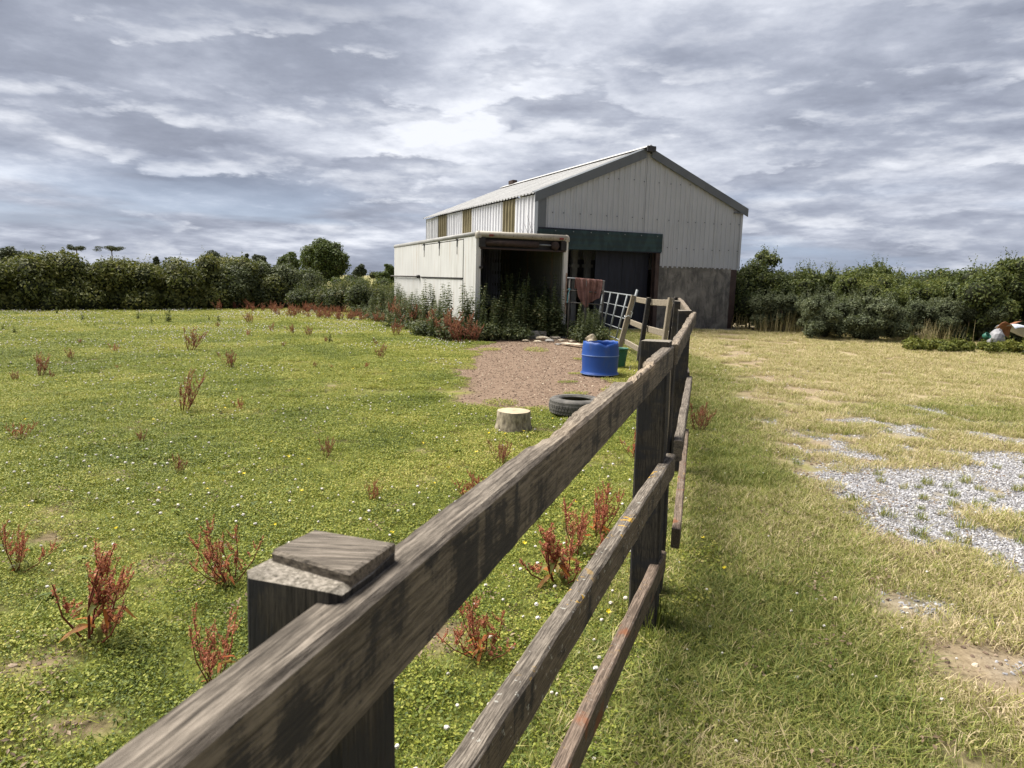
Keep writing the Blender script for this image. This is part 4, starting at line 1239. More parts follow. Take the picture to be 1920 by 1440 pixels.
def core_mesh(L, rg, scale=0.74):  # solid lumpy hulls, added as painted shade behind the leaves
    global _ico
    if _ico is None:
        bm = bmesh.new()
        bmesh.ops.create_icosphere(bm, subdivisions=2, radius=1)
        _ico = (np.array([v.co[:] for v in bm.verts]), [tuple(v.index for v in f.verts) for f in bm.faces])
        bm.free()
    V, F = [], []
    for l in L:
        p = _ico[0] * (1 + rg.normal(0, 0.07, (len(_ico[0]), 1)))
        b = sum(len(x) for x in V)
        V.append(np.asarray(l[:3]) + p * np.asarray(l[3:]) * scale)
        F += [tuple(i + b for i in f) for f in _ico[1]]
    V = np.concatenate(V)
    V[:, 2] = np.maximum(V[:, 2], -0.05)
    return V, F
def shoots(pts, h, nleaf, size, rg, lean=0.25):
    """upright leafy shoots starting at pts"""
    P = np.asarray(pts)
    n = len(P)
    dirs = np.stack([rg.normal(0, lean, n), rg.normal(0, lean, n), np.ones(n)], -1)
    hh = h * rg.uniform(0.5, 1.3, n)
    t = np.repeat(np.linspace(0.05, 1, nleaf)[None], n, 0)
    C = P[:, None, :] + dirs[:, None, :] * (t * hh[:, None])[:, :, None]
    C = C.reshape(-1, 3) + rg.normal(0, size * 0.22, (n * nleaf, 3))
    Nn = rg.normal(size=C.shape)
    Nn[:, 2] += 0.4
    return leaf_quads(C, Nn, size * (1.15 - 0.6 * t.reshape(-1)), rg, 0.5)
def lobes_on_path(path, width, height, rg, per_m=2.2, rr=(0.45, 0.8), zbase=0.0, hvar=0.18):
    """lobes filling a hedge volume along a polyline: path [(x,y,h)]"""
    out = []
    for (x0, y0, h0), (x1, y1, h1) in zip(path[:-1], path[1:]):
        Ls = math.hypot(x1 - x0, y1 - y0)
        nx, ny = -(y1 - y0) / Ls, (x1 - x0) / Ls
        for _ in range(max(3, int(Ls * per_m * height))):
            t, w = rg.uniform(0, 1), rg.uniform(-0.5, 0.5)
            h = (h0 + (h1 - h0) * t) * (1 + rg.normal(0, hvar * 0.4))
            r = rg.uniform(*rr)
            z = zbase + rg.uniform(0.02, 1.0) ** 0.62 * (h - r * 0.8)
            ww = width * (1.0 - 0.45 * max(0, z / h - 0.45))
            out.append((x0 + (x1 - x0) * t + nx * w * ww, y0 + (y1 - y0) * t + ny * w * ww, max(z, r * 0.4), r, r, r * 0.85))
    return out
def bush(name, label, cat, L, n, size, m, seed, group=None, nshoot=0, sh=0.5, sleaf=9, up=0.35, asp=0.55, core=0.66, stem=True, extra=None):
    rg = np.random.default_rng(seed)
    L = np.asarray(L, float)
    c = L[:, :2].mean(0)
    b = thing(name, label, cat, (float(c[0]), float(c[1]), 0), 0, group)
    L2 = L.copy()
    L2[:, 0] -= c[0]
    L2[:, 1] -= c[1]
    ch = [lobes_leaves(L2, n, size, rg, asp, up=up)]
    if nshoot:
        k = rg.choice(len(L2), nshoot)
        a = rg.uniform(0, 6.28, nshoot)
        el = rg.uniform(0.5, 1.0, nshoot)
        pts = L2[k, :3] + np.stack([np.cos(a) * (1 - el) * L2[k, 3], np.sin(a) * (1 - el) * L2[k, 4], el * L2[k, 5] * 0.9], -1)
        ch.append(shoots(pts, sh, sleaf, size * 0.9, rg))
    build_leaves('crown', ch, m, b, rg)
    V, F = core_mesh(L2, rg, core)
    obj('shade_core', mesh_np('shade_core', V, F, [M['core_shade']], True), b)  # added dark hull: painted shade showing between the leaves
    if stem:
        s = MB()
        for j in range(min(7, len(L2))):
            l = L2[rg.integers(len(L2))]
            s.tube([(l[0] * 0.7, l[1] * 0.7, -0.1), (l[0] * 0.85 + rg.normal(0, .05), l[1] * 0.85, l[2] * 0.6), (l[0], l[1], l[2])], 0.04, 6, 0.015)
        s.obj('stem', M['bark'], b)
    return b

# ------------------------------------------------------------------ left hedge, its end bush and scrub
rgH = np.random.default_rng(101)
def hedge_h(px, py, Y):
    return float(at(px, py, Y)[2])
# ground line of the hedge foot
hp = [gp(-330, 584), gp(-60, 583), gp(150, 582), gp(330, 581), gp(430, 579)]
# (its crest sits about 1.3 m behind the foot)
def crest(p, px, py):
    q = (p[0] - 0.2, p[1] + 1.3)
    return (q[0], q[1], hedge_h(px, py, q[1]))
hpath = [crest(hp[0], -330, 480), crest(hp[1], -60, 480), crest(hp[2], 150, 474), crest(hp[3], 330, 478), crest(hp[4], 430, 488), crest(gp(500, 578), 500, 490)]
half = lambda a, b: (a, b)
Lh1 = lobes_on_path(hpath[:3], 2.0, 2.1, rgH, 4.2)
Lh1 = Lh1 + [(x_ + rgH.normal(0, .3), y_ - 0.9 + rgH.normal(0, .25), rgH.uniform(0.15, 0.5), 0.42, 0.42, 0.4) for (x0_, y0_, _h0), (x1_, y1_, _h1) in zip(hpath[:-1], hpath[1:]) for t_ in np.linspace(0, 1, 26) for x_, y_ in ((x0_ + (x1_ - x0_) * t_, y0_ + (y1_ - y0_) * t_),)]
bush('field_hedge', 'long dense hedge running along the far edge of the paddock', 'hedge', Lh1 + lobes_on_path(hpath[2:], 2.0, 2.1, rgH, 4.2), 130000, 0.13, M['hedge_warm'], 111, None, 900, 0.30, 9)
# pale-leaved bush at the hedge end
pe0, pe1 = gp(400, 580), gp(555, 577)
Le = lobes_on_path([crest(pe0, 395, 486), crest(gp(470, 579), 470, 488), crest(pe1, 552, 500)], 2.0, 2.2, rgH, 5.0, (0.4, 0.75))
bush('hedge_end_bush', 'silvery-leaved rounded bush ending the field hedge near the far trees', 'bush', Le, 38000, 0.12, M['hedge_pale'], 112, None, 60, 0.4)
# scrub beyond the gap
Ls = []
for px, py0, py1, w in ((600, 565, 521, 1.6), (650, 563, 527, 1.5), (560, 566, 533, 1.2), (690, 562, 527, 1.5), (725, 560, 525, 1.2)):
    q = at(px, py0, 40 if px < 700 else 37)
    for _ in range(6):
        h = at(px, py1, q[1])[2]
        r = rgH.uniform(0.5, 0.9)
        Ls.append((q[0] + rgH.normal(0, w * 0.7), q[1] + rgH.normal(0, 0.6), max(0.4, (h - r) * rgH.uniform(0.4, 1)), r * 1.2, r, r * 0.8))
bush('scrub_thicket', 'low yellow-green scrub filling the gap between field hedge and trailer', 'scrub', Ls, 15000, 0.13, M['hedge_warm'], 113, None, 80, 0.5)
Ls = lobes_on_path([(-9.5, 30.5, 1.0), (-7.6, 30.0, 1.05), (-5.8, 28.5, 1.15)], 1.6, 1.0, rgH, 5, (0.3, 0.5))
bush('grey_green_weed_bank', 'bank of grey-green weeds in front of the scrub by the trailer', 'weeds', Ls, 9000, 0.10, M['nettle'], 114, None, 220, 0.45)

# ------------------------------------------------------------------ right boundary shrubs
rgR = np.random.default_rng(202)
def mound(px, py_base, py_top, wpx, n, rr=(0.3, 0.6), depth=1.0, push=0.8):
    b = gp(px, py_base)
    Y = b[1] + push
    c = at(px, py_base, Y)
    h = at(px, py_top, Y)[2]
    W = wpx / FPX * Y
    out = []
    for _ in range(n):
        r = rgR.uniform(*rr)
        u = rgR.uniform(-0.5, 0.5)
        top = h * (1 - 0.55 * u * u) * (0.72 + 0.42 * float(vnoise(np.array([u * 7 + px]), np.array([1.3]), 1.0, 7, 2)[0]))
        r *= rgR.uniform(0.55, 1.0)
        z = rgR.uniform(0.02, 1.0) ** 0.8 * max(0.1, top - r * 0.85)
        out.append((c[0] + u * W, Y + rgR.normal(0, 0.3) * depth, max(z, r * 0.4), r, r, r * 0.85))
    return out
bush('dark_shrub', 'dark leafy shrub growing right against the barn corner', 'shrub', mound(1425, 622, 474, 150, 80, (0.35, 0.62), 1.4, 2.2), 30000, 0.095, M['hedge'], 211, None, 160, 0.28)
bush('grey_shrub', 'rounded grey-green shrub beside the dry grass stalks near the barn', 'shrub', mound(1505, 626, 536, 190, 90, (0.18, 0.40), 1.5, 0.9), 32000, 0.065, M['grey_leaf'], 212, None, 520, 0.34, 10)
bush('pale_weed_bush', 'bushy pale green weed thicket behind the bleached grass clump', 'shrub', mound(1590, 640, 548, 170, 80, (0.18, 0.38), 1.5, 0.8), 26000, 0.065, M['grey_leaf'], 213, None, 520, 0.36, 10)
bush('tall_weed_bank', 'tall bank of leafy weeds with spiky tops behind the rounded grey shrub', 'weeds', mound(1560, 632, 492, 260, 120, (0.3, 0.58), 1.2, 3.0), 42000, 0.095, M['hedge'], 214, None, 600, 0.42, 12)
bush('bracken_bank', 'bank of light green bracken with yellowing fronds along the boundary', 'bracken', mound(1700, 640, 503, 250, 120, (0.25, 0.5), 1.3, 2.2), 42000, 0.09, M['bracken'], 215, None, 420, 0.32, 11, up=0.6, asp=0.35)
bush('fern_thicket', 'thicket of dark arching ferns at the foot of the tall tree-like shrub', 'fern', mound(1780, 645, 545, 220, 80, (0.22, 0.45), 1.0, 1.2), 30000, 0.09, M['grey_leaf'], 216, None, 200, 0.28, 10, up=0.7, asp=0.3)
bush('tall_shrub', 'tallest dark shrub rising above the bracken over the dumped scrap', 'shrub', mound(1895, 650, 462, 200, 120, (0.3, 0.65), 1.3, 2.0), 42000, 0.095, M['hedge'], 217, None, 320, 0.40, 12)
bush('tall_shrub', 'dark leafy shrub continuing the boundary beyond the dumped scrap', 'shrub', mound(2060, 660, 450, 220, 55, (0.4, 0.8), 1.3, 2.0), 20000, 0.12, M['hedge'], 218, None, 70, 0.6, 10)
bush('bramble_patch', 'low bright green bramble patch at the grass edge in front of the scrap', 'bramble', mound(1840, 662, 634, 260, 46, (0.14, 0.24), 0.9, 0.25), 20000, 0.07, M['bramble'], 219, None, 120, 0.15, 6, core=0.8, stem=False)
bush('bramble_patch', 'low bright green bramble patch trailing beyond the plastic sheet', 'bramble', mound(2040, 672, 640, 240, 30, (0.14, 0.24), 0.9, 0.25), 5000, 0.07, M['bramble'], 220, None, 40, 0.15, 6, core=0.8, stem=False)
# distant round shrubs seen over the bank
bush('far_shrub', 'round far shrub peeping over the bracken bank', 'shrub', [(17.5 + rgR.normal(0, 1.6), 36 + rgR.normal(0, .5), rgR.uniform(0.7, 2.25), 0.8, 0.8, 0.65) for _ in range(26)], 9000, 0.14, M['tree'], 221)
bush('far_shrub', 'smaller far shrub beside the tallest shrub behind the bank', 'shrub', [(22.3 + rgR.normal(0, 1.3), 37 + rgR.normal(0, .5), rgR.uniform(0.6, 2.1), 0.7, 0.7, 0.6) for _ in range(22)], 7000, 0.14, M['tree'], 222)

# ------------------------------------------------------------------ distant trees
def tree(name, label, px, py_top, wpx, Y, m, n, lobes, seed, size=0.3, squash=1.0, trunk_r=0.3, group=None):
    rg = np.random.default_rng(seed)
    b = at(px, py_top, Y)
    top, W = b[2], wpx / FPX * Y / 2
    t = thing(name, label, 'tree', (float(b[0]), float(Y), 0), 0, group)
    Hc = (top - top * 0.04) / 2
    cz = top - Hc
    L = []
    for _ in range(lobes):
        d = rg.normal(size=3)
        d /= np.linalg.norm(d)
        r = rg.uniform(0.26, 0.42) * min(W, Hc)
        k = rg.uniform(0.45, 0.8)
        L.append((d[0] * (W - r * 0.6) * k * 1.2, d[1] * (W - r * 0.6) * k, cz + d[2] * (Hc - r * 0.5) * k * 1.2, r, r, r * 0.85))
    L.append((0, 0, cz, W * 0.62, W * 0.62, Hc * 0.62))
    L = np.array(L)
    build_leaves('crown', [lobes_leaves(L, n, size, rg, 0.6, (0.62, 1.16), 0.5)], m, t, rg)
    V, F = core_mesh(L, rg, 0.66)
    obj('shade_core', mesh_np('shade_core', V, F, [M['core_shade']], True), t)  # dark hull added inside the crown, its shade painted by colour
    s = MB().tube([(0, 0, -0.3), (0.05, 0, cz * 0.5), (0, 0.05, cz)], trunk_r, 8, trunk_r * 0.6)
    for _ in range(4):
        l = L[rg.integers(len(L) - 1)]
        s.tube([(0, 0, cz * 0.6), (l[0] * 0.5, l[1] * 0.5, (l[2] + cz) / 2), tuple(l[:3])], trunk_r * 0.5, 6, trunk_r * 0.15)
    s.obj('trunk', M['bark'], t)
    return t
tree('round_tree', 'large round-crowned green tree standing beyond the field hedge', 609, 446, 88, 110, M['tree'], 26000, 80, 301, 0.36)
tree('small_tree', 'small dark tree beside the large round-crowned tree', 541, 472, 44, 125, M['tree'], 9000, 34, 302, 0.36)
tree('spreading_tree', 'dark wide-crowned tree showing over the field hedge', 398, 468, 62, 150, M['tree_dark'], 8000, 40, 303, 0.4)
tree('bushy_tree', 'ragged bushy tree between the wide-crowned tree and the small dark tree', 487, 474, 34, 150, M['tree_dark'], 6000, 24, 304, 0.4)
tree('thin_tree', 'thin-topped tree peeping over the field hedge next to the ragged tree', 461, 473, 18, 150, M['tree_dark'], 2500, 12, 305, 0.4)
tree('distant_tree', 'distant dark tree standing alone beside the trailer', 675, 494, 28, 170, M['tree_dark'], 2400, 14, 306, 0.45)
tree('distant_tree', 'distant tree half hidden behind the far end of the trailer', 731, 490, 26, 150, M['tree'], 2400, 14, 307, 0.42)
tree('distant_shrub_tree', 'low distant tree in front of the trailer end beyond the scrub', 716, 507, 30, 120, M['tree'], 2200, 14, 308, 0.36)
tree('hedge_tree', 'dark low tree crown showing above the field hedge beside flat-topped pines', 20, 462, 80, 120, M['tree_dark'], 4000, 26, 309, 0.4)
tree('hedge_tree', 'small dark crown just above the field hedge between pines and wide-crowned tree', 292, 474, 16, 150, M['tree_dark'], 800, 8, 310, 0.4)
tree('hedge_tree', 'small domed crown above the field hedge next to the first flat-topped pine', 55, 463, 26, 150, M['tree_dark'], 1200, 10, 311, 0.4)
def pine(px, py_top, wpx, Y, seed, label):
    rg = np.random.default_rng(seed)
    b = at(px, py_top, Y)
    top, W = b[2], wpx / FPX * Y / 2
    t = thing('umbrella_pine', label, 'tree', (float(b[0]), float(Y), 0), 0, 'flat-topped pines on the skyline')
    L = []
    for _ in range(14):
        u = rg.uniform(-0.9, 0.9)
        L.append((u * W, rg.uniform(-0.5, 0.5) * W, top - 0.7 - abs(u) * 0.5 - rg.uniform(0, 1.0), W * 0.34, W * 0.34, rg.uniform(0.4, 0.75)))
    L = np.array(L)
    build_leaves('crown', [lobes_leaves(L, 2600, 0.34, rg, 0.5, (0.5, 1.05), 0.3)], M['tree_dark'], t, rg)
    s = MB().tube([(0, 0, -0.3), (0.2, 0, top * 0.55), (0.1, 0, top * 0.78)], 0.22, 8, 0.15)
    for l in L[:6]:
        s.tube([(0.1, 0, top * 0.74), (l[0] * 0.5, l[1] * 0.5, top * 0.86), tuple(l[:3])], 0.11, 6, 0.05)
    s.obj('trunk', M['bark'], t)
pine(142, 456, 34, 230, 321, 'flat-topped pine standing on the skyline above the hedge')
pine(208, 458, 44, 240, 322, 'wider flat-topped pine standing on the skyline above the hedge')
# far hedgerows
for k, (Y, x0, x1, h, n) in enumerate(((75, -34, -9, 1.5, 9000), (160, -130, -10, 2.6, 9000))):
    rgF = np.random.default_rng(330 + k)
    Lf = lobes_on_path([(x0, Y, h), ((x0 + x1) / 2, Y + 3, h * 1.05), (x1, Y + 1, h)], 2.0, h, rgF, 0.9 if k == 0 else 0.35, (0.6, 1.0) if k == 0 else (1.2, 2.0))
    bush('far_hedgerow', ('low trimmed hedgerow crossing the fields between trailer and round-crowned tree', 'farthest dark hedgerow along the skyline behind the trees')[k], 'hedge', Lf, n, 0.22 + 0.2 * k, M['tree'] if k == 0 else M['tree_dark'], 340 + k, None, 0, stem=False)

# ------------------------------------------------------------------ nettles round the trailer
def nettle_proto(h, nl, seed, dry=0.0):
    rg = np.random.default_rng(seed)
    t = thing('nettle_plant', 'tall dark nettle plant growing round the open trailer', 'nettle', (0, 0, -50), 0, 'nettles round the trailer')
    s = MB()
    ch = []
    ns = rg.integers(3, 5)
    for j in range(ns):
        lx, ly = rg.normal(0, 0.10, 2)
        bx, by = rg.normal(0, 0.05, 2)
        hh = h * rg.uniform(0.75, 1.05)
        s.tube([(bx, by, -0.05), (bx + lx * 0.4, by + ly * 0.4, hh * 0.5), (bx + lx, by + ly, hh)], 0.007, 5, 0.003)
        tt = np.repeat(np.linspace(0.08, 1.0, nl), 4)
        a = np.tile(np.arange(4) * 1.57, nl) + np.repeat(np.arange(nl) * 0.78, 4) + rg.normal(0, 0.25, nl * 4)
        ll = 0.15 * (1.08 - 0.72 * tt) * rg.uniform(0.7, 1.2, nl * 4)
        C = np.stack([bx + lx * tt + np.cos(a) * ll * 0.75, by + ly * tt + np.sin(a) * ll * 0.75, hh * tt - ll * 0.25], -1)
        Nn = np.stack([np.cos(a) * 0.5, np.sin(a) * 0.5, np.ones_like(a)], -1) + rg.normal(0, 0.25, (len(a), 3))
        ch.append(leaf_quads(C, Nn, ll * 1.15, rg, 0.5, 0.3))
    s.obj('stem', M['stem_green'], t)
    build_leaves('foliage', ch, M['nettle'], t, rg)
    return t
NP = [nettle_proto(1.65, 19, 401), nettle_proto(1.4, 17, 402), nettle_proto(1.05, 14, 403), nettle_proto(1.55, 20, 404)]
used = set()
rgN = np.random.default_rng(405)
nspots = []
def twp(s, u):
    p = TFL + t1 * s + t2 * u
    return p[0], p[1]
for _ in range(62):   # in front of the opening and its left corner
    s = rgN.uniform(-0.9, TW - 0.35)
    u = rgN.uniform(-1.0, -0.12) if s < 1.0 else rgN.uniform(-0.45, -0.05)
    nspots.append((*twp(s, u), rgN.uniform(0.36, 1.0) * (0.7 if u < -0.6 else 1.0) * (0.8 if 0.6 < s < 1.3 else 1)))
for _ in range(74):   # along the left side
    u = rgN.uniform(-0.4, TL * 0.95)
    s = rgN.uniform(-1.5, -0.15)
    nspots.append((*twp(s, u), rgN.uniform(0.45, 1.02) * (0.65 if s < -1.0 else 1)))
for _ in range(12):   # inside the mouth
    nspots.append((*twp(rgN.uniform(0.3, TW - 0.25), rgN.uniform(0.1, 1.2)), rgN.uniform(0.9, 1.25)))
for _ in range(26):   # between trailer and gate
    nspots.append((rgN.uniform(1.62, 2.45), rgN.uniform(17.9, 20.3), rgN.uniform(0.38, 0.66)))
for i, (x, y, s) in enumerate(nspots):
    k = int(rgN.integers(4))
    o = NP[k] if k not in used else copy_tree(NP[k])
    used.add(k)
    inside = i >= 136 and i < 148
    o['label'], o['group'] = (('dark nettle plant in front of the trailer opening', 'nettles before the trailer opening') if i < 62 else
        ('tall dark nettle plant along the white side of the trailer', 'nettles along the trailer side') if i < 136 else
        ('nettle plant growing inside the mouth of the trailer', 'nettles inside the trailer mouth') if i < 148 else
        ('shorter nettle plant below the draped netting, between trailer and gate', 'nettles between trailer and gate'))
    o.location = (x, y, 0)
    o.scale = (s * 1.05, s * 1.05, s)
    o.rotation_euler = (0, 0, rgN.uniform(0, 6.28))
# low leafy undergrowth closing the gaps between the nettles (uncountable)
ug = []
for _ in range(150):
    if rgN.random() < 0.5:
        x, y = twp(rgN.uniform(-1.0, 1.2), rgN.uniform(-1.1, -0.1)) if rgN.random() < 0.7 else twp(rgN.uniform(1.2, TW + 0.3), rgN.uniform(-0.45, 0.0))
    else:
        x, y = twp(rgN.uniform(-1.6, -0.1), rgN.uniform(-0.6, TL))
    r = rgN.uniform(0.18, 0.34)
    ug.append((x, y, r * 0.5, r, r, r * 0.9))
for _ in range(36):
    r = rgN.uniform(0.16, 0.3)
    ug.append((rgN.uniform(1.55, 2.45), rgN.uniform(17.9, 20.3), r * 0.5, r, r, r * 0.9))
rgU = np.random.default_rng(406)
build_leaves('undergrowth', [lobes_leaves(np.array(ug), 30000, 0.075, rgU, 0.55, (0.3, 1.1), 0.6)], M['nettle'], None, rgU, kind='stuff',
             label='low leafy undergrowth between the nettle stems', category='undergrowth')

# ------------------------------------------------------------------ docks
def dock_proto(h, nst, seed, mseed, leafy=5, spread=0.35, dens=1.0):
    rg = np.random.default_rng(seed)
    t = thing('dock_plant', 'x', 'dock', (0, 0, -50))
    s = MB()
    C, Nn, Sz = [], [], []
    for j in range(nst):
        a = rg.uniform(0, 6.28)
        tilt = abs(rg.normal(0, spread))
        hh = h * rg.uniform(0.6, 1.05) * (1 - 0.25 * min(1, tilt))
        tip = np.array([math.cos(a) * hh * tilt, math.sin(a) * hh * tilt, hh])
        b0 = np.array([math.cos(a) * 0.02, math.sin(a) * 0.02, -0.03])
        mid = (b0 + tip) / 2 + np.array([math.cos(a), math.sin(a), 0]) * 0.03
        s.tube([b0, mid, tip], 0.0050, 5, 0.0020)
        spikes = [(mid * 0.55 + tip * 0.45, tip, 1.0)]
        for q in range(rg.integers(5, 10)):
            f = rg.uniform(0.25, 0.85)
            st = b0 + (tip - b0) * f
            aa = rg.uniform(0, 6.28)
            ln = hh * rg.uniform(0.18, 0.38)
            en = st + np.array([math.cos(aa) * 0.42, math.sin(aa) * 0.42, 0.9]) * ln
            s.tube([st, (st + en) / 2 + np.array([math.cos(aa), math.sin(aa), -0.2]) * 0.012, en], 0.0025, 4, 0.0012)
            spikes.append((st * 0.8 + en * 0.2, en, 0.75))
        for (p, e, w) in spikes:
            m_ = int(62 * dens * np.linalg.norm(e - p) / 0.2) + 10
            f = rg.uniform(0, 1, m_)
            cl = np.round(f * 10) / 10 + rg.normal(0, 0.022, m_)   # whorled clusters
            cc = p + (e - p) * cl[:, None] + rg.normal(0, 0.0068 * w, (m_, 3)) * (1.15 - 0.6 * f)[:, None]
            C.append(cc)
            Nn.append(rg.normal(size=(m_, 3)))
            Sz.append(np.full(m_, 0.0125) * (1.1 - 0.4 * f))
    s.obj('stem', M['dock_stem'], t)
    build_leaves('seed_head', [leaf_quads(np.concatenate(C), np.concatenate(Nn), np.concatenate(Sz), rg, 0.75)], M[mseed], t, rg)
    # basal and stem leaves: long, wavy
    for k in range(leafy):
        a = rg.uniform(0, 6.28)
        z0 = rg.uniform(0.0, h * 0.35)
        ln, wd = rg.uniform(0.06, 0.13) * h / 0.5, rg.uniform(0.008, 0.015) * h / 0.5
        V = []
        for i in range(7):
            u = i / 6
            r_ = 0.02 + u * ln
            w_ = wd * math.sin(math.pi * min(1, 0.08 + u * 0.95)) + 0.001
            z = z0 + ln * (0.55 * u - 0.85 * u * u) + 0.006 * math.sin(9 * u + k)
            for sgn in (-1, 0, 1):
                V.append((math.cos(a) * r_ - math.sin(a) * w_ * sgn, math.sin(a) * r_ + math.cos(a) * w_ * sgn, max(0.004, z + (0.25 * w_ if sgn else 0))))
        F = [(i * 3 + j, i * 3 + j + 1, i * 3 + j + 4, i * 3 + j + 3) for i in range(6) for j in range(2)]
        obj('leaf', mesh_np('leaf', V, F, [M['dock_leaf']], True, {'v': np.full(len(V), rg.uniform(0, 1))}), t)
    return t
DP = [dock_proto(0.5, 7, 501, 'dock_seed', 18, 0.30), dock_proto(0.5, 8, 502, 'dock_seed', 14, 0.55), dock_proto(0.5, 6, 503, 'dock_seed', 12, 0.42),
      dock_proto(0.5, 6, 504, 'dock_brown', 2, 0.65), dock_proto(0.5, 7, 505, 'dock_brown', 2, 0.40)]
dused = set()
def place_dock(px, py, hpx, k, label, group=None, wide=1.0):
    g = gp(px, py)
    dist = np.linalg.norm(g - EYE)
    h = hpx / FPX * dist * 0.90
    o = DP[k] if k not in dused else copy_tree(DP[k])
    dused.add(k)
    s = h / 0.5
    o.location = (g[0], g[1], float(ground_z(np.array([g[0]]), np.array([g[1]]))[0]) - 0.012)
    o.scale = (s * wide, s * wide, s)
    o.rotation_euler = (0.22 * math.sin(px * 1.7), 0.22 * math.cos(py * 2.3), (px * 0.37) % 6.28)
    o['label'] = label
    o['category'] = 'dock'
    for kk in ('group',):
        if group:
            o[kk] = group
        elif kk in o:
            del o[kk]
    return o
place_dock(180, 1195, 215, 0, 'tallest red dock in the paddock, with orange leaves at its base')
place_dock(35, 1068, 95, 2, 'short red dock beside three buttercups in the paddock grass')
place_dock(432, 1090, 135, 1, 'bright red branching dock just beyond the near stepped fence post')
place_dock(405, 1275, 150, 2, 'reddish dock half hidden by the near end of the top rail')
place_dock(905, 1222, 140, 1, 'dark red dock seen between the top and middle fence rails', None, 1.1)
place_dock(1045, 1082, 165, 0, 'red dock with yellow leaves close to the middle fence rail', None, 1.25)
place_dock(1085, 1035, 120, 2, 'slender red dock between the yellow-leaved dock and the doubled post', None, 1.2)
place_dock(1120, 1003, 120, 1, 'bushy red dock behind the middle rail, near the doubled post', None, 1.2)
place_dock(940, 868, 60, 4, 'dark red compact dock in the grass between stump and top rail', None, 1.15)
place_dock(880, 940, 75, 1, 'thin red dock standing up just behind the chewed top rail')
place_dock(1188, 855, 72, 1, 'red dock tucked against the left of the doubled fence post')
place_dock(1308, 806, 66, 4, 'brownish-red dock growing on the lawn side of the fence', None, 1.2)
place_dock(832, 636, 75, 4, 'russet dock in front of the nettles at the trailer corner', None, 1.3)
for px_, py_, h_ in ((800, 626, 60), (862, 641, 66), (885, 640, 50), (770, 615, 55), (742, 606, 60)):
    place_dock(px_, py_, h_, 4, 'russet dock among the nettles along the trailer side', 'docks among the nettles', 1.3)
place_dock(345, 772, 92, 3, 'large sprawling red-brown dock alone in the middle of the paddock', None, 0.9)
G1 = 'red docks scattered over the paddock'
for px, py, h, k in ((700, 937, 45, 1), (612, 853, 46, 4), (335, 886, 45, 3), (265, 827, 28, 4), (450, 768, 28, 2), (38, 824, 42, 2)):
    place_dock(px, py, h, k, 'small red dock in the open near half of the paddock', G1)
for px, py, h, k in ((30, 712, 22, 4), (75, 702, 52, 3), (133, 674, 26, 3), (432, 690, 42, 4), (357, 658, 52, 4), (213, 660, 20, 2), (715, 671, 36, 3), (705, 648, 18, 3), (590, 688, 14, 4), (150, 645, 14, 3), (95, 706, 18, 3),
                     (685, 690, 16, 2), (550, 626, 24, 4), (580, 630, 24, 4), (470, 607, 28, 4), (510, 622, 22, 3), (610, 642, 16, 4), (465, 630, 16, 2), (530, 650, 14, 3), (742, 628, 40, 4), (408, 614, 14, 4), (620, 690, 10, 2), (222, 690, 10, 2), (360, 700, 12, 3)):
    place_dock(px, py, h, k, 'red-brown dock in the farther half of the paddock', 'docks in the farther paddock', 1.1)
rgD = np.random.default_rng(510)
for _ in range(110):
    px = 380 + 345 * math.sqrt(rgD.random())
    py = rgD.uniform(574, 582 + 26 * (px - 380) / 345)
    place_dock(px, py, rgD.uniform(14, 26), 3 + int(rgD.random() < 0.7), 'brown seeding dock in the dense russet stand near the trailer', 'russet dock stand by the trailer', 1.2)

# thistle-like green weeds dotted over the far paddock and by the nettles
def weed_proto(h, seed):
    rg = np.random.default_rng(seed)
    t = thing('green_weed', 'leafy green thistle standing in the far paddock', 'weed', (0, 0, -50), 0, 'green weeds in the far paddock')
    s = MB()
    ch = []
    for j in range(3):
        lx, ly = rg.normal(0, 0.08, 2)
        hh = h * rg.uniform(0.6, 1)
        s.tube([(0, 0, -0.03), (lx, ly, hh)], 0.006, 5, 0.003)
        n = 40
        tt = rg.uniform(0.05, 1, n)
        a = rg.uniform(0, 6.28, n)
        ll = 0.11 * (1.1 - 0.7 * tt)
        C = np.stack([lx * tt + np.cos(a) * ll * 0.6, ly * tt + np.sin(a) * ll * 0.6, hh * tt], -1)
        Nn = np.stack([np.cos(a) * 0.6, np.sin(a) * 0.6, np.ones(n)], -1)
        ch.append(leaf_quads(C, Nn, ll, rg, 0.35))
    s.obj('stem', M['stem_green'], t)
    build_leaves('foliage', ch, M['bracken'], t, rg)
    return t
wp_ = weed_proto(0.5, 601)
for i, (px, py, h) in enumerate(((315, 604, 28), (283, 606, 14), (155, 602, 16), (28, 625, 14), (410, 603, 14), (258, 598, 16), (120, 596, 8), (392, 600, 9), (620, 642, 22), (178, 612, 6), (5, 618, 10), (106, 588, 12))):
    o = wp_ if i == 0 else copy_tree(wp_)
    g = gp(px, py)
    s = h / FPX * np.linalg.norm(g - EYE) / 0.5
    o.location = tuple(g)
    o.scale = (s, s, s)
    o.rotation_euler = (0, 0, i * 1.3)

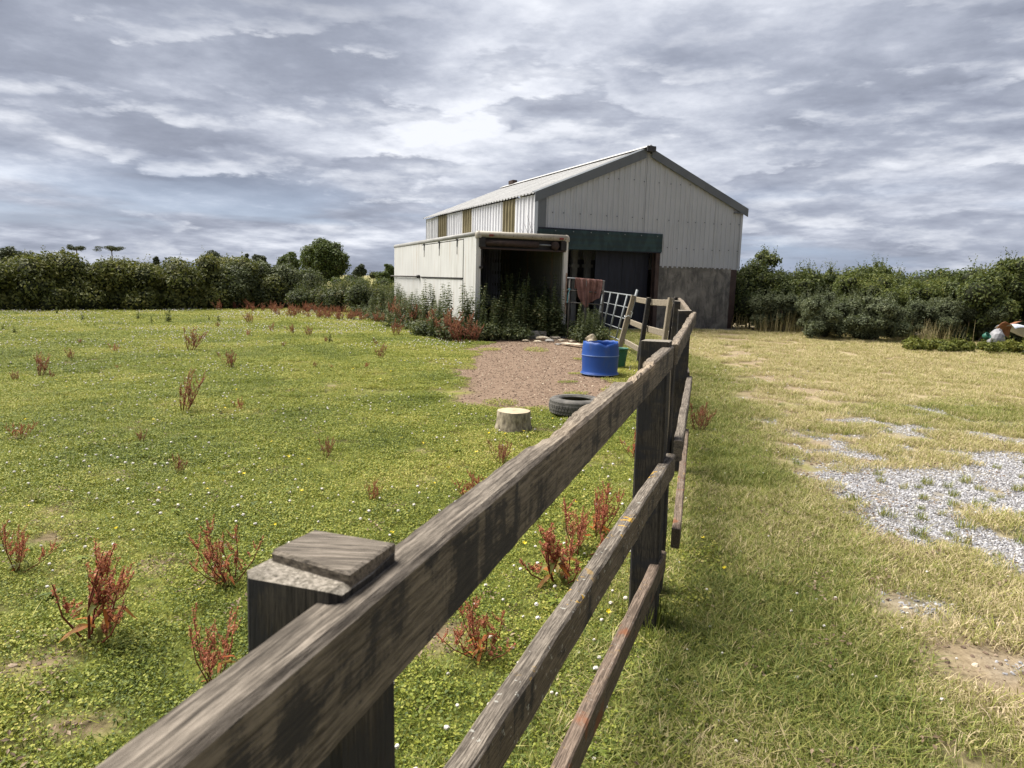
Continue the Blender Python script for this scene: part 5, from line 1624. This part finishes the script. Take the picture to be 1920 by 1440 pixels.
# bleached tall grass clump by the right-hand shrubs
def tall_grass(c, n, h, seed, label, spread=0.35, mk='straw_tall', bw=0.006):
    rg = np.random.default_rng(seed)
    V, F = [], []
    for i in range(n):
        x, y = rg.normal(0, spread, 2)
        a, hh, w = rg.uniform(0, 6.28), h * rg.uniform(0.5, 1.1), bw
        lx, ly = math.cos(a) * hh * 0.22, math.sin(a) * hh * 0.22
        b = len(V)
        px_, py_ = -math.sin(a) * w, math.cos(a) * w
        for u in (0, 0.55, 1.0):
            ww = 1 - 0.8 * u
            V += [(x + lx * u * u + px_ * ww, y + ly * u * u + py_ * ww, hh * u - 0.02), (x + lx * u * u - px_ * ww, y + ly * u * u - py_ * ww, hh * u - 0.02)]
        F += [(b, b + 1, b + 3, b + 2), (b + 2, b + 3, b + 5, b + 4)]
    val = np.repeat(rg.uniform(0, 1, n), 6)
    o = obj('grass_clump', mesh_np('grass_clump', V, F, [M[mk]], False, {'v': val}), None, tuple(c))
    return tag(o, label, 'grass clump')
M['straw_tall'] = leaf_mat('straw', [(0.0, (0.16, 0.15, 0.06)), (0.5, (0.30, 0.25, 0.12)), (1.0, (0.46, 0.38, 0.22))], 0.3)
tall_grass(gp(1560, 629), 260, 0.95, 611, 'bleached tall grass clump in front of the pale weed thicket', 0.30)
tall_grass(gp(1480, 626), 140, 0.75, 612, 'bleached grass stalks at the foot of the rounded grey shrub', 0.45)
tall_grass(gp(1745, 645), 150, 0.7, 613, 'dry brown grass clump at the edge of the bramble patch', 0.35)
tall_grass(gp(1420, 622), 120, 0.6, 614, 'dry grass fringe along the barn corner shrub', 0.5)
tall_grass(gp(1218, 1172), 110, 0.17, 615, 'long grass tuft around the foot of the doubled fence post', 0.08, 'bramble', 0.0028)

# ------------------------------------------------------------------ scattered ground cover (geometry nodes, uncountable)
def proto_obj(name, me):
    return bpy.data.objects.new(name, me)      # prototype, never linked to the scene
def scatter(name, pts, rotz, scl, idx, tint, protos, label, cat, tilt=0.0):
    n = len(pts)
    me = bpy.data.meshes.new(name)
    me.vertices.add(n)
    me.vertices.foreach_set('co', np.asarray(pts, np.float32).ravel())
    rg = np.random.default_rng(n)
    rot = np.stack([rg.normal(0, tilt, n), rg.normal(0, tilt, n), rotz], -1).astype(np.float32)
    a = me.attributes.new('rot', 'FLOAT_VECTOR', 'POINT')
    a.data.foreach_set('vector', rot.ravel())
    for k, v in (('scl', scl), ('tint', tint)):
        a = me.attributes.new(k, 'FLOAT', 'POINT')
        a.data.foreach_set('value', np.asarray(v, np.float32))
    a = me.attributes.new('pick', 'INT', 'POINT')
    a.data.foreach_set('value', np.asarray(idx, np.int32))
    o = obj(name, me, kind='stuff', label=label, category=cat)
    ng = bpy.data.node_groups.new(name, 'GeometryNodeTree')
    ng.interface.new_socket('Geometry', in_out='INPUT', socket_type='NodeSocketGeometry')
    ng.interface.new_socket('Geometry', in_out='OUTPUT', socket_type='NodeSocketGeometry')
    N = ng.nodes
    gi, go = N.new('NodeGroupInput'), N.new('NodeGroupOutput')
    ip = N.new('GeometryNodeInstanceOnPoints')
    g2i = N.new('GeometryNodeGeometryToInstance')
    m2p = N.new('GeometryNodeMeshToPoints')
    ng.links.new(gi.outputs[0], m2p.inputs[0])
    ng.links.new(m2p.outputs[0], ip.inputs['Points'])
    for p in reversed(protos):
        oi = N.new('GeometryNodeObjectInfo')
        oi.inputs['Object'].default_value = p
        oi.inputs['As Instance'].default_value = True
        ng.links.new(oi.outputs['Geometry'], g2i.inputs[0])
    jn = g2i
    def na(nm, typ):
        q = N.new('GeometryNodeInputNamedAttribute')
        q.data_type = typ
        q.inputs[0].default_value = nm
        return q.outputs[0]
    # each prototype becomes one instance of the list
    N.remove(g2i)
    jn = N.new('GeometryNodeJoinGeometry')
    for p in reversed(protos):
        oi = N.new('GeometryNodeObjectInfo')
        oi.inputs['Object'].default_value = p
        oi.inputs['As Instance'].default_value = True
        ng.links.new(oi.outputs['Geometry'], jn.inputs[0])
    ng.links.new(jn.outputs[0], ip.inputs['Instance'])
    ip.inputs['Pick Instance'].default_value = True
    ng.links.new(na('pick', 'INT'), ip.inputs['Instance Index'])
    e2r = N.new('FunctionNodeEulerToRotation')
    ng.links.new(na('rot', 'FLOAT_VECTOR'), e2r.inputs[0])
    ng.links.new(e2r.outputs[0], ip.inputs['Rotation'])
    ng.links.new(na('scl', 'FLOAT'), ip.inputs['Scale'])
    ng.links.new(ip.outputs[0], go.inputs[0])
    md = o.modifiers.new('scatter', 'NODES')
    md.node_group = ng
    return o
def blades(n, R, h, w, rg, curl=0.9, hmin=0.5):
    """n curved grass blades in a disc of radius R -> verts/faces (3 verts rows)"""
    a = rg.uniform(0, 6.28, n)
    r = R * np.sqrt(rg.uniform(0, 1, n))
    x, y = np.cos(a) * r, np.sin(a) * r
    d = rg.uniform(0, 6.28, n)
    hh = h * rg.uniform(hmin, 1.2, n)
    le = hh * np.abs(rg.normal(0.0, curl, n))
    ww = w * rg.uniform(0.7, 1.3, n)
    cx, cy = np.cos(d), np.sin(d)
    V = np.zeros((n, 5, 3))
    for k, (u, wf) in enumerate(((0, 1), (0.6, 0.8))):
        for s, sg in ((0, -1), (1, 1)):
            V[:, k * 2 + s, 0] = x + cx * le * u ** 1.6 - cy * ww * wf * sg
            V[:, k * 2 + s, 1] = y + cy * le * u ** 1.6 + cx * ww * wf * sg
            V[:, k * 2 + s, 2] = hh * u * (1 - 0.25 * u) - 0.004
    V[:, 4, 0], V[:, 4, 1], V[:, 4, 2] = x + cx * le, y + cy * le, hh * 0.72
    b = np.arange(n)[:, None] * 5
    quads = (b + np.array([0, 1, 3, 2])).tolist()
    tris = (b + np.array([2, 3, 4])).tolist()
    return V.reshape(-1, 3), quads + tris, np.repeat(rg.uniform(0, 1, n), 5)
def leaflets(n, R, size, hmax, rg):
    a = rg.uniform(0, 6.28, n)
    r = R * np.sqrt(rg.uniform(0, 1, n))
    C = np.stack([np.cos(a) * r, np.sin(a) * r, rg.uniform(0.004, hmax, n)], -1)
    Nn = rg.normal(0, 0.45, (n, 3))
    Nn[:, 2] = 1
    V, F = leaf_quads(C, Nn, size, rg, 0.85)
    return V, F.tolist(), np.repeat(rg.uniform(0, 1, n), 4)
def merged(name, parts, m):
    V, F, A, b = [], [], [], 0
    for v, f, a in parts:
        V.append(v)
        F += [tuple(i + b for i in q) for q in f]
        A.append(a)
        b += len(v)
    return proto_obj(name, mesh_np(name, np.concatenate(V), F, [m], False, {'v': np.concatenate(A)}))
turf_p, lawn_p = [], []
for k in range(5):
    rg = np.random.default_rng(700 + k)
    turf_p.append(merged('turf_patch', [blades(210, 0.17, 0.026, 0.0019, rg, 1.1), leaflets(330, 0.17, 0.0125, 0.022, rg)], M['turf']))
    lawn_p.append(merged('lawn_patch', [blades(400, 0.16, 0.046, 0.0018, rg, 1.15), leaflets(40, 0.16, 0.012, 0.02, rg)], M['lawn']))
tuft = []
for k in range(3):
    rg = np.random.default_rng(720 + k)
    tuft.append(merged('grass_tuft', [blades(70, 0.06, 0.085, 0.0022, rg, 0.75, 0.3)], M['lawn']))

rgS = np.random.default_rng(800)
def sample_view(n_per_m2_fn, ymin, ymax, xfun, band=0.5):
    P = []
    y = ymin
    while y < ymax:
        x0, x1 = xfun(y)
        d = n_per_m2_fn(y + band / 2)
        ny = max(1, round(band * math.sqrt(d)))
        nx = max(1, int(d * (x1 - x0) * band / ny))
        ii, jj = np.meshgrid(np.arange(nx), np.arange(ny))
        ii, jj = ii.ravel(), jj.ravel()
        P.append(np.stack([x0 + (x1 - x0) * (ii + rgS.uniform(0, 1, len(ii))) / nx, y + band * (jj + rgS.uniform(0, 1, len(jj))) / ny], -1))
        y += band
    return np.concatenate(P)
fx0 = lambda y: (-0.78 * y - 2.2)
fx1 = lambda y: (0.80 * y + 3.0)
def withz(P):
    return np.column_stack([P, ground_z(P[:, 0], P[:, 1]) - 0.012])
def in_barn(P):
    q = P - BA[:2]
    s, u = q @ e1[:2], q @ e2[:2]
    return (s > -0.05) & (u > -0.1)
dens_t = lambda y: 46 if y < 5 else (34 if y < 9 else (20 if y < 15 else 11))
P = sample_view(dens_t, 1.2, 33, lambda y: (fx0(y), min(fx1(y), float(fence_x(y)) + 0.3)))
di, dr = z_dirt(P[:, 0], P[:, 1]), z_dry(P[:, 0], P[:, 1])
keep = (di < rgS.uniform(0.1, 1.02, len(P)) ** 1.3) & ~in_barn(P)
P, dr = P[keep], dr[keep]
tn = np.clip(0.34 + 0.55 * dr + 1.25 * (vnoise(P[:, 0], P[:, 1], 0.9, 61, 3) - 0.5) + 0.5 * (vnoise(P[:, 0], P[:, 1], 3.5, 62, 2) - 0.5) + 0.10 * sstep(P[:, 1], 4, 16), 0, 1)
sc = (0.95 + 0.045 * np.clip(P[:, 1] - 5, 0, 25)) * rgS.uniform(0.8, 1.2, len(P)) * (0.75 + 0.5 * vnoise(P[:, 0], P[:, 1], 2.2, 66, 2))
scatter('turf', withz(P), rgS.uniform(0, 6.28, len(P)), sc, rgS.integers(0, 5, len(P)), tn, turf_p, 'short clover-rich turf of the paddock', 'turf', 0.06)
dens_l = lambda y: 62 if y < 5 else (34 if y < 9 else (18 if y < 15 else 10))
P = sample_view(dens_l, 1.2, 24, lambda y: (float(fence_x(y)) - 0.15, fx1(y)))
gr, dr = z_gravel(P[:, 0], P[:, 1]), z_dry(P[:, 0], P[:, 1])
keep = (gr < rgS.uniform(0.15, 0.7, len(P))) & ~in_barn(P) & (rgS.random(len(P)) > np.maximum(np.where(P[:, 1] < 5, 0.08, 0.25) * dr, 0.72 * z_track(P[:, 0], P[:, 1])))
P, dr = P[keep], dr[keep]
tn = np.clip(0.24 + 0.80 * dr + 0.7 * (vnoise(P[:, 0], P[:, 1], 1.4, 63, 3) - 0.5) + 0.2 * (rgS.random(len(P)) - 0.5), 0, 1)
sc = (0.95 + 0.05 * np.clip(P[:, 1] - 5, 0, 25)) * rgS.uniform(0.75, 1.25, len(P))
scatter('lawn_grass', withz(P), rgS.uniform(0, 6.28, len(P)), sc, rgS.integers(0, 5, len(P)), tn, lawn_p, 'mown grass with dry straw patches beside the track', 'grass', 0.06)
# longer tufts: along the fence foot, in the gravel, here and there
Pt = []
for _ in range(420):
    y = rgS.uniform(1.5, 16)
    Pt.append((float(fence_x(y)) + rgS.normal(0.05, 0.13), y))
Pg = sample_view(lambda y: 16, 2.4, 10, lambda y: (2.0, fx1(y)))
Pg = Pg[(z_gravel(Pg[:, 0], Pg[:, 1]) > 0.3) & (vnoise(Pg[:, 0], Pg[:, 1], 2.2, 71, 2) > 0.50)]
Pm = sample_view(lambda y: 2.2, 1.5, 14, lambda y: (fx0(y), fx1(y)))
Pm = Pm[(z_gravel(Pm[:, 0], Pm[:, 1]) < 0.3) & (z_dirt(Pm[:, 0], Pm[:, 1]) < 0.3) & (vnoise(Pm[:, 0], Pm[:, 1], 1.0, 72, 2) > 0.52)]
P = np.concatenate([np.array(Pt), Pg, Pm])
scatter('grass_tufts', withz(P), rgS.uniform(0, 6.28, len(P)), rgS.uniform(0.45, 1.0, len(P)), rgS.integers(0, 3, len(P)), np.clip(rgS.normal(0.22, 0.18, len(P)), 0, 1), tuft, 'longer grass tufts along the fence and in the stones', 'grass', 0.1)

# white clover heads and buttercups
def flower_protos():
    bm = bmesh.new()
    bmesh.ops.create_icosphere(bm, subdivisions=2, radius=0.0095)
    for v in bm.verts:
        k = 1 + 0.22 * math.sin(37 * v.co.x * 100 + v.co.y * 2900)
        v.co = v.co * k
        v.co.z = v.co.z * 0.85 + 0.032
    me = bpy.data.meshes.new('clover_head')
    bm.to_mesh(me)
    bm.free()
    st_ = MB().tube([(0, 0, -0.005), (0.003, 0, 0.028)], 0.001, 4)
    b = len(me.vertices)
    V = [tuple(v.co) for v in me.vertices] + st_.v
    F = [tuple(p.vertices) for p in me.polygons] + [tuple(i + b for i in f) for f in st_.f]
    me2 = mesh_np('clover_head', V, F, [M['white_flower'], M['stem_green']])
    for i, p in enumerate(me2.polygons):
        p.material_index = 0 if i < len(me.polygons) else 1
    cl = proto_obj('clover_head', me2)
    V, F = [], []
    for k in range(5):
        a = k * 2 * math.pi / 5
        b = len(V)
        V += [(0, 0, 0.034), (0.007 * math.cos(a - 0.5), 0.007 * math.sin(a - 0.5), 0.037), (0.011 * math.cos(a), 0.011 * math.sin(a), 0.041), (0.007 * math.cos(a + 0.5), 0.007 * math.sin(a + 0.5), 0.037)]
        F.append((b, b + 1, b + 2, b + 3))
    nb = len(F)
    st_ = MB().tube([(0, 0, -0.005), (0, 0.002, 0.034)], 0.001, 4)
    b = len(V)
    me3 = mesh_np('buttercup_head', V + st_.v, F + [tuple(i + b for i in f) for f in st_.f], [M['yellow_flower'], M['stem_green']])
    for i, p in enumerate(me3.polygons):
        p.material_index = 0 if i < nb else 1
    return cl, proto_obj('buttercup_head', me3)
clv, btc = flower_protos()
dens_c = lambda y: 40 if y < 6 else (34 if y < 12 else 36)
P = sample_view(dens_c, 1.5, 30, lambda y: (fx0(y), fx1(y) if y < 12 else float(fence_x(y)) + 3))
cn = vnoise(P[:, 0], P[:, 1], 0.7, 81, 3)
rightside = P[:, 0] > fence_x(P[:, 1])
keep = (cn > rgS.uniform(0.38, 0.78, len(P))) & (z_dirt(P[:, 0], P[:, 1]) < 0.3) & (z_gravel(P[:, 0], P[:, 1]) < 0.3) & ~in_barn(P) & (~rightside | (rgS.random(len(P)) < 0.55) & (P[:, 0] < fence_x(P[:, 1]) + 3.0))
P = P[keep]
scatter('clover_flowers', withz(P), rgS.uniform(0, 6.28, len(P)), np.where(P[:, 0] > fence_x(P[:, 1]), 0.7, 1.0) * rgS.uniform(0.6, 1.15, len(P)) * (1 + 0.05 * np.clip(P[:, 1] - 8, 0, 20)), np.zeros(len(P)), rgS.random(len(P)), [clv], 'white clover heads dotted over the turf', 'clover', 0.2)
P = sample_view(lambda y: 2.6, 1.5, 22, lambda y: (fx0(y), float(fence_x(y)) + 0.7))
P = P[(vnoise(P[:, 0], P[:, 1], 0.8, 83, 2) > 0.50) & (z_dirt(P[:, 0], P[:, 1]) < 0.3)]
scatter('buttercups', withz(P), rgS.uniform(0, 6.28, len(P)), rgS.uniform(0.9, 1.6, len(P)), np.zeros(len(P)), rgS.random(len(P)), [btc], 'yellow buttercups dotted through the turf', 'buttercup', 0.25)

# stone chips
st_p = []
for k in range(5):
    rg = np.random.default_rng(900 + k)
    bm = bmesh.new()
    bmesh.ops.create_icosphere(bm, subdivisions=1, radius=0.014)
    for v in bm.verts:
        v.co = Vector((v.co.x * 1.25, v.co.y * 0.9, v.co.z * 0.6)) * rg.uniform(0.72, 1.2)
    me = bpy.data.meshes.new('chip')
    bm.to_mesh(me)
    bm.free()
    me.materials.append(M['stone'])
    st_p.append(proto_obj('chip', me))
P = sample_view(lambda y: 3600 if y < 7 else 1600, 2.3, 10, lambda y: (1.9, min(fx1(y), 7)), 0.25)
gv = z_gravel(P[:, 0], P[:, 1])
P = P[gv > rgS.uniform(0.1, 0.9, len(P))]
scatter('gravel', withz(P) + np.array([0, 0, -0.010]), rgS.uniform(0, 6.28, len(P)), rgS.uniform(0.30, 0.95, len(P)) ** 1.3, rgS.integers(0, 5, len(P)), rgS.random(len(P)), st_p, 'pale grey stone chips of the farm track', 'gravel', 0.5)
# soil crumbs and chips on the bare patch
cp = []
for k in range(3):
    rg = np.random.default_rng(910 + k)
    me = st_p[k].data.copy()
    me.materials.clear()
    me.materials.append(M['clod'])
    cp.append(proto_obj('clod', me))
P = sample_view(lambda y: 330, 6.5, 19, lambda y: (-2.2, 2.6), 0.5)
P = P[(z_dirt(P[:, 0], P[:, 1]) > rgS.uniform(0.2, 0.8, len(P))) & ~in_barn(P)]
P2 = sample_view(lambda y: 420, 1.5, 6.5, lambda y: (fx0(y), fx1(y)), 0.5)
P2 = P2[np.maximum(z_dirt(P2[:, 0], P2[:, 1]), 0.8 * z_track(P2[:, 0], P2[:, 1])) > rgS.uniform(0.3, 0.95, len(P2))]
P = np.concatenate([P, P2])
scatter('soil_crumbs', withz(P) + np.array([0, 0, -0.0105]), rgS.uniform(0, 6.28, len(P)), rgS.uniform(0.2, 1.0, len(P)) ** 2 * 1.3, rgS.integers(0, 3, len(P)), rgS.random(len(P)) ** 1.6, cp, 'loose soil crumbs and chips on the bare ground', 'soil', 0.4)

# broad-leaved rosettes and dead bits breaking up the turf
def rosette(seed):
    rg = np.random.default_rng(seed)
    V, F, A = [], [], []
    for k in range(9):
        a = k * 2.4 + rg.normal(0, 0.2)
        ln, wd, tl = rg.uniform(0.05, 0.10), rg.uniform(0.010, 0.017), rg.uniform(0.25, 0.7)
        b = len(V)
        for i in range(5):
            u = i / 4
            w = wd * math.sin(math.pi * (0.12 + 0.86 * u)) + 0.0008
            z = 0.004 + ln * (tl * u - 0.75 * tl * u * u)
            for sg in (-1, 0, 1):
                V.append((math.cos(a) * u * ln - math.sin(a) * w * sg, math.sin(a) * u * ln + math.cos(a) * w * sg, z + (0.3 * w if sg else 0)))
        F += [(b + i * 3 + j, b + i * 3 + j + 1, b + i * 3 + j + 4, b + i * 3 + j + 3) for i in range(4) for j in range(2)]
        A += [rg.uniform(0, 0.6)] * 15
    return proto_obj('rosette', mesh_np('rosette', V, F, [M['turf']], True, {'v': A}))
P = sample_view(lambda y: 9, 1.6, 12, lambda y: (fx0(y), float(fence_x(y)) + 0.5))
P = P[(z_dirt(P[:, 0], P[:, 1]) < 0.3) & (z_gravel(P[:, 0], P[:, 1]) < 0.3) & (vnoise(P[:, 0], P[:, 1], 0.8, 91, 3) > rgS.uniform(0.35, 0.75, len(P)))]
scatter('rosette_weeds', withz(P) + np.array([0, 0, 0.010]), rgS.uniform(0, 6.28, len(P)), rgS.uniform(0.3, 0.75, len(P)), rgS.integers(0, 3, len(P)), rgS.uniform(0.0, 0.3, len(P)), [rosette(931), rosette(932), rosette(933)], 'broad-leaved rosettes in the turf', 'weeds', 0.12)
def litter(seed):
    rg = np.random.default_rng(seed)
    v, f = leaf_quads(np.column_stack([rg.normal(0, 0.03, (14, 2)), rg.uniform(0.012, 0.026, 14)]), np.column_stack([rg.normal(0, 0.35, (14, 2)), np.ones(14)]), 0.017, rg, 0.5)
    return proto_obj('litter', mesh_np('litter', v, f, [M['litter']], False, {'v': np.repeat(rg.uniform(0, 1, 14), 4)}))
M['litter'] = leaf_mat('dead_leaf', [(0.0, (0.06, 0.042, 0.028)), (0.5, (0.17, 0.115, 0.07)), (1.0, (0.34, 0.26, 0.17))], 0.1)
P = sample_view(lambda y: 26 if y < 8 else 10, 1.6, 18, lambda y: (fx0(y), fx1(y)))
P = P[(vnoise(P[:, 0], P[:, 1], 1.5, 95, 3) > rgS.uniform(0.38, 0.80, len(P))) & ~in_barn(P)]
scatter('leaf_litter', withz(P), rgS.uniform(0, 6.28, len(P)), rgS.uniform(0.6, 1.5, len(P)), rgS.integers(0, 3, len(P)), rgS.random(len(P)), [litter(941), litter(942), litter(943)], 'dead brown leaf bits in the turf', 'litter', 0.1)

# bare stems of a sapling between the trailer and the barn wall
sx, sy = twp(TW + 0.35, 2.6)
sap = thing('bare_sapling', 'thin bare branching stems rising above the trailer roof against the barn side wall', 'sapling', (sx, sy, 0))
rgT = np.random.default_rng(960)
for k in range(7):
    a = rgT.uniform(2.2, 4.4)
    hh, ll = rgT.uniform(3.0, 3.75), rgT.uniform(0.2, 0.75)
    p = [(0, 0, -0.05), (math.cos(a) * ll * 0.25, math.sin(a) * ll * 0.25, hh * 0.55), (math.cos(a) * ll * 0.65, math.sin(a) * ll * 0.65, hh * 0.85), (math.cos(a) * ll, math.sin(a) * ll, hh)]
    MB().tube(p, 0.016, 5, 0.004).tube([p[2], (p[2][0] + 0.15 * math.cos(a + 1), p[2][1] + 0.15 * math.sin(a + 1), hh * 0.98)], 0.005, 4, 0.002).obj('stem', M['bark'], sap)
# bird dropping on the near rail
dq = Vector((-0.120, 0.640, 1.2725))
MB().lathe([(0.0, 0.0022), (0.004, 0.0018), (0.0062, 0.0)], 10, lambda j, a, r_: (r_ * (1 + 0.25 * math.sin(2 * a + 1)), 0)).obj('bird_dropping', M['white_flower'], fence, loc=tuple(dq))
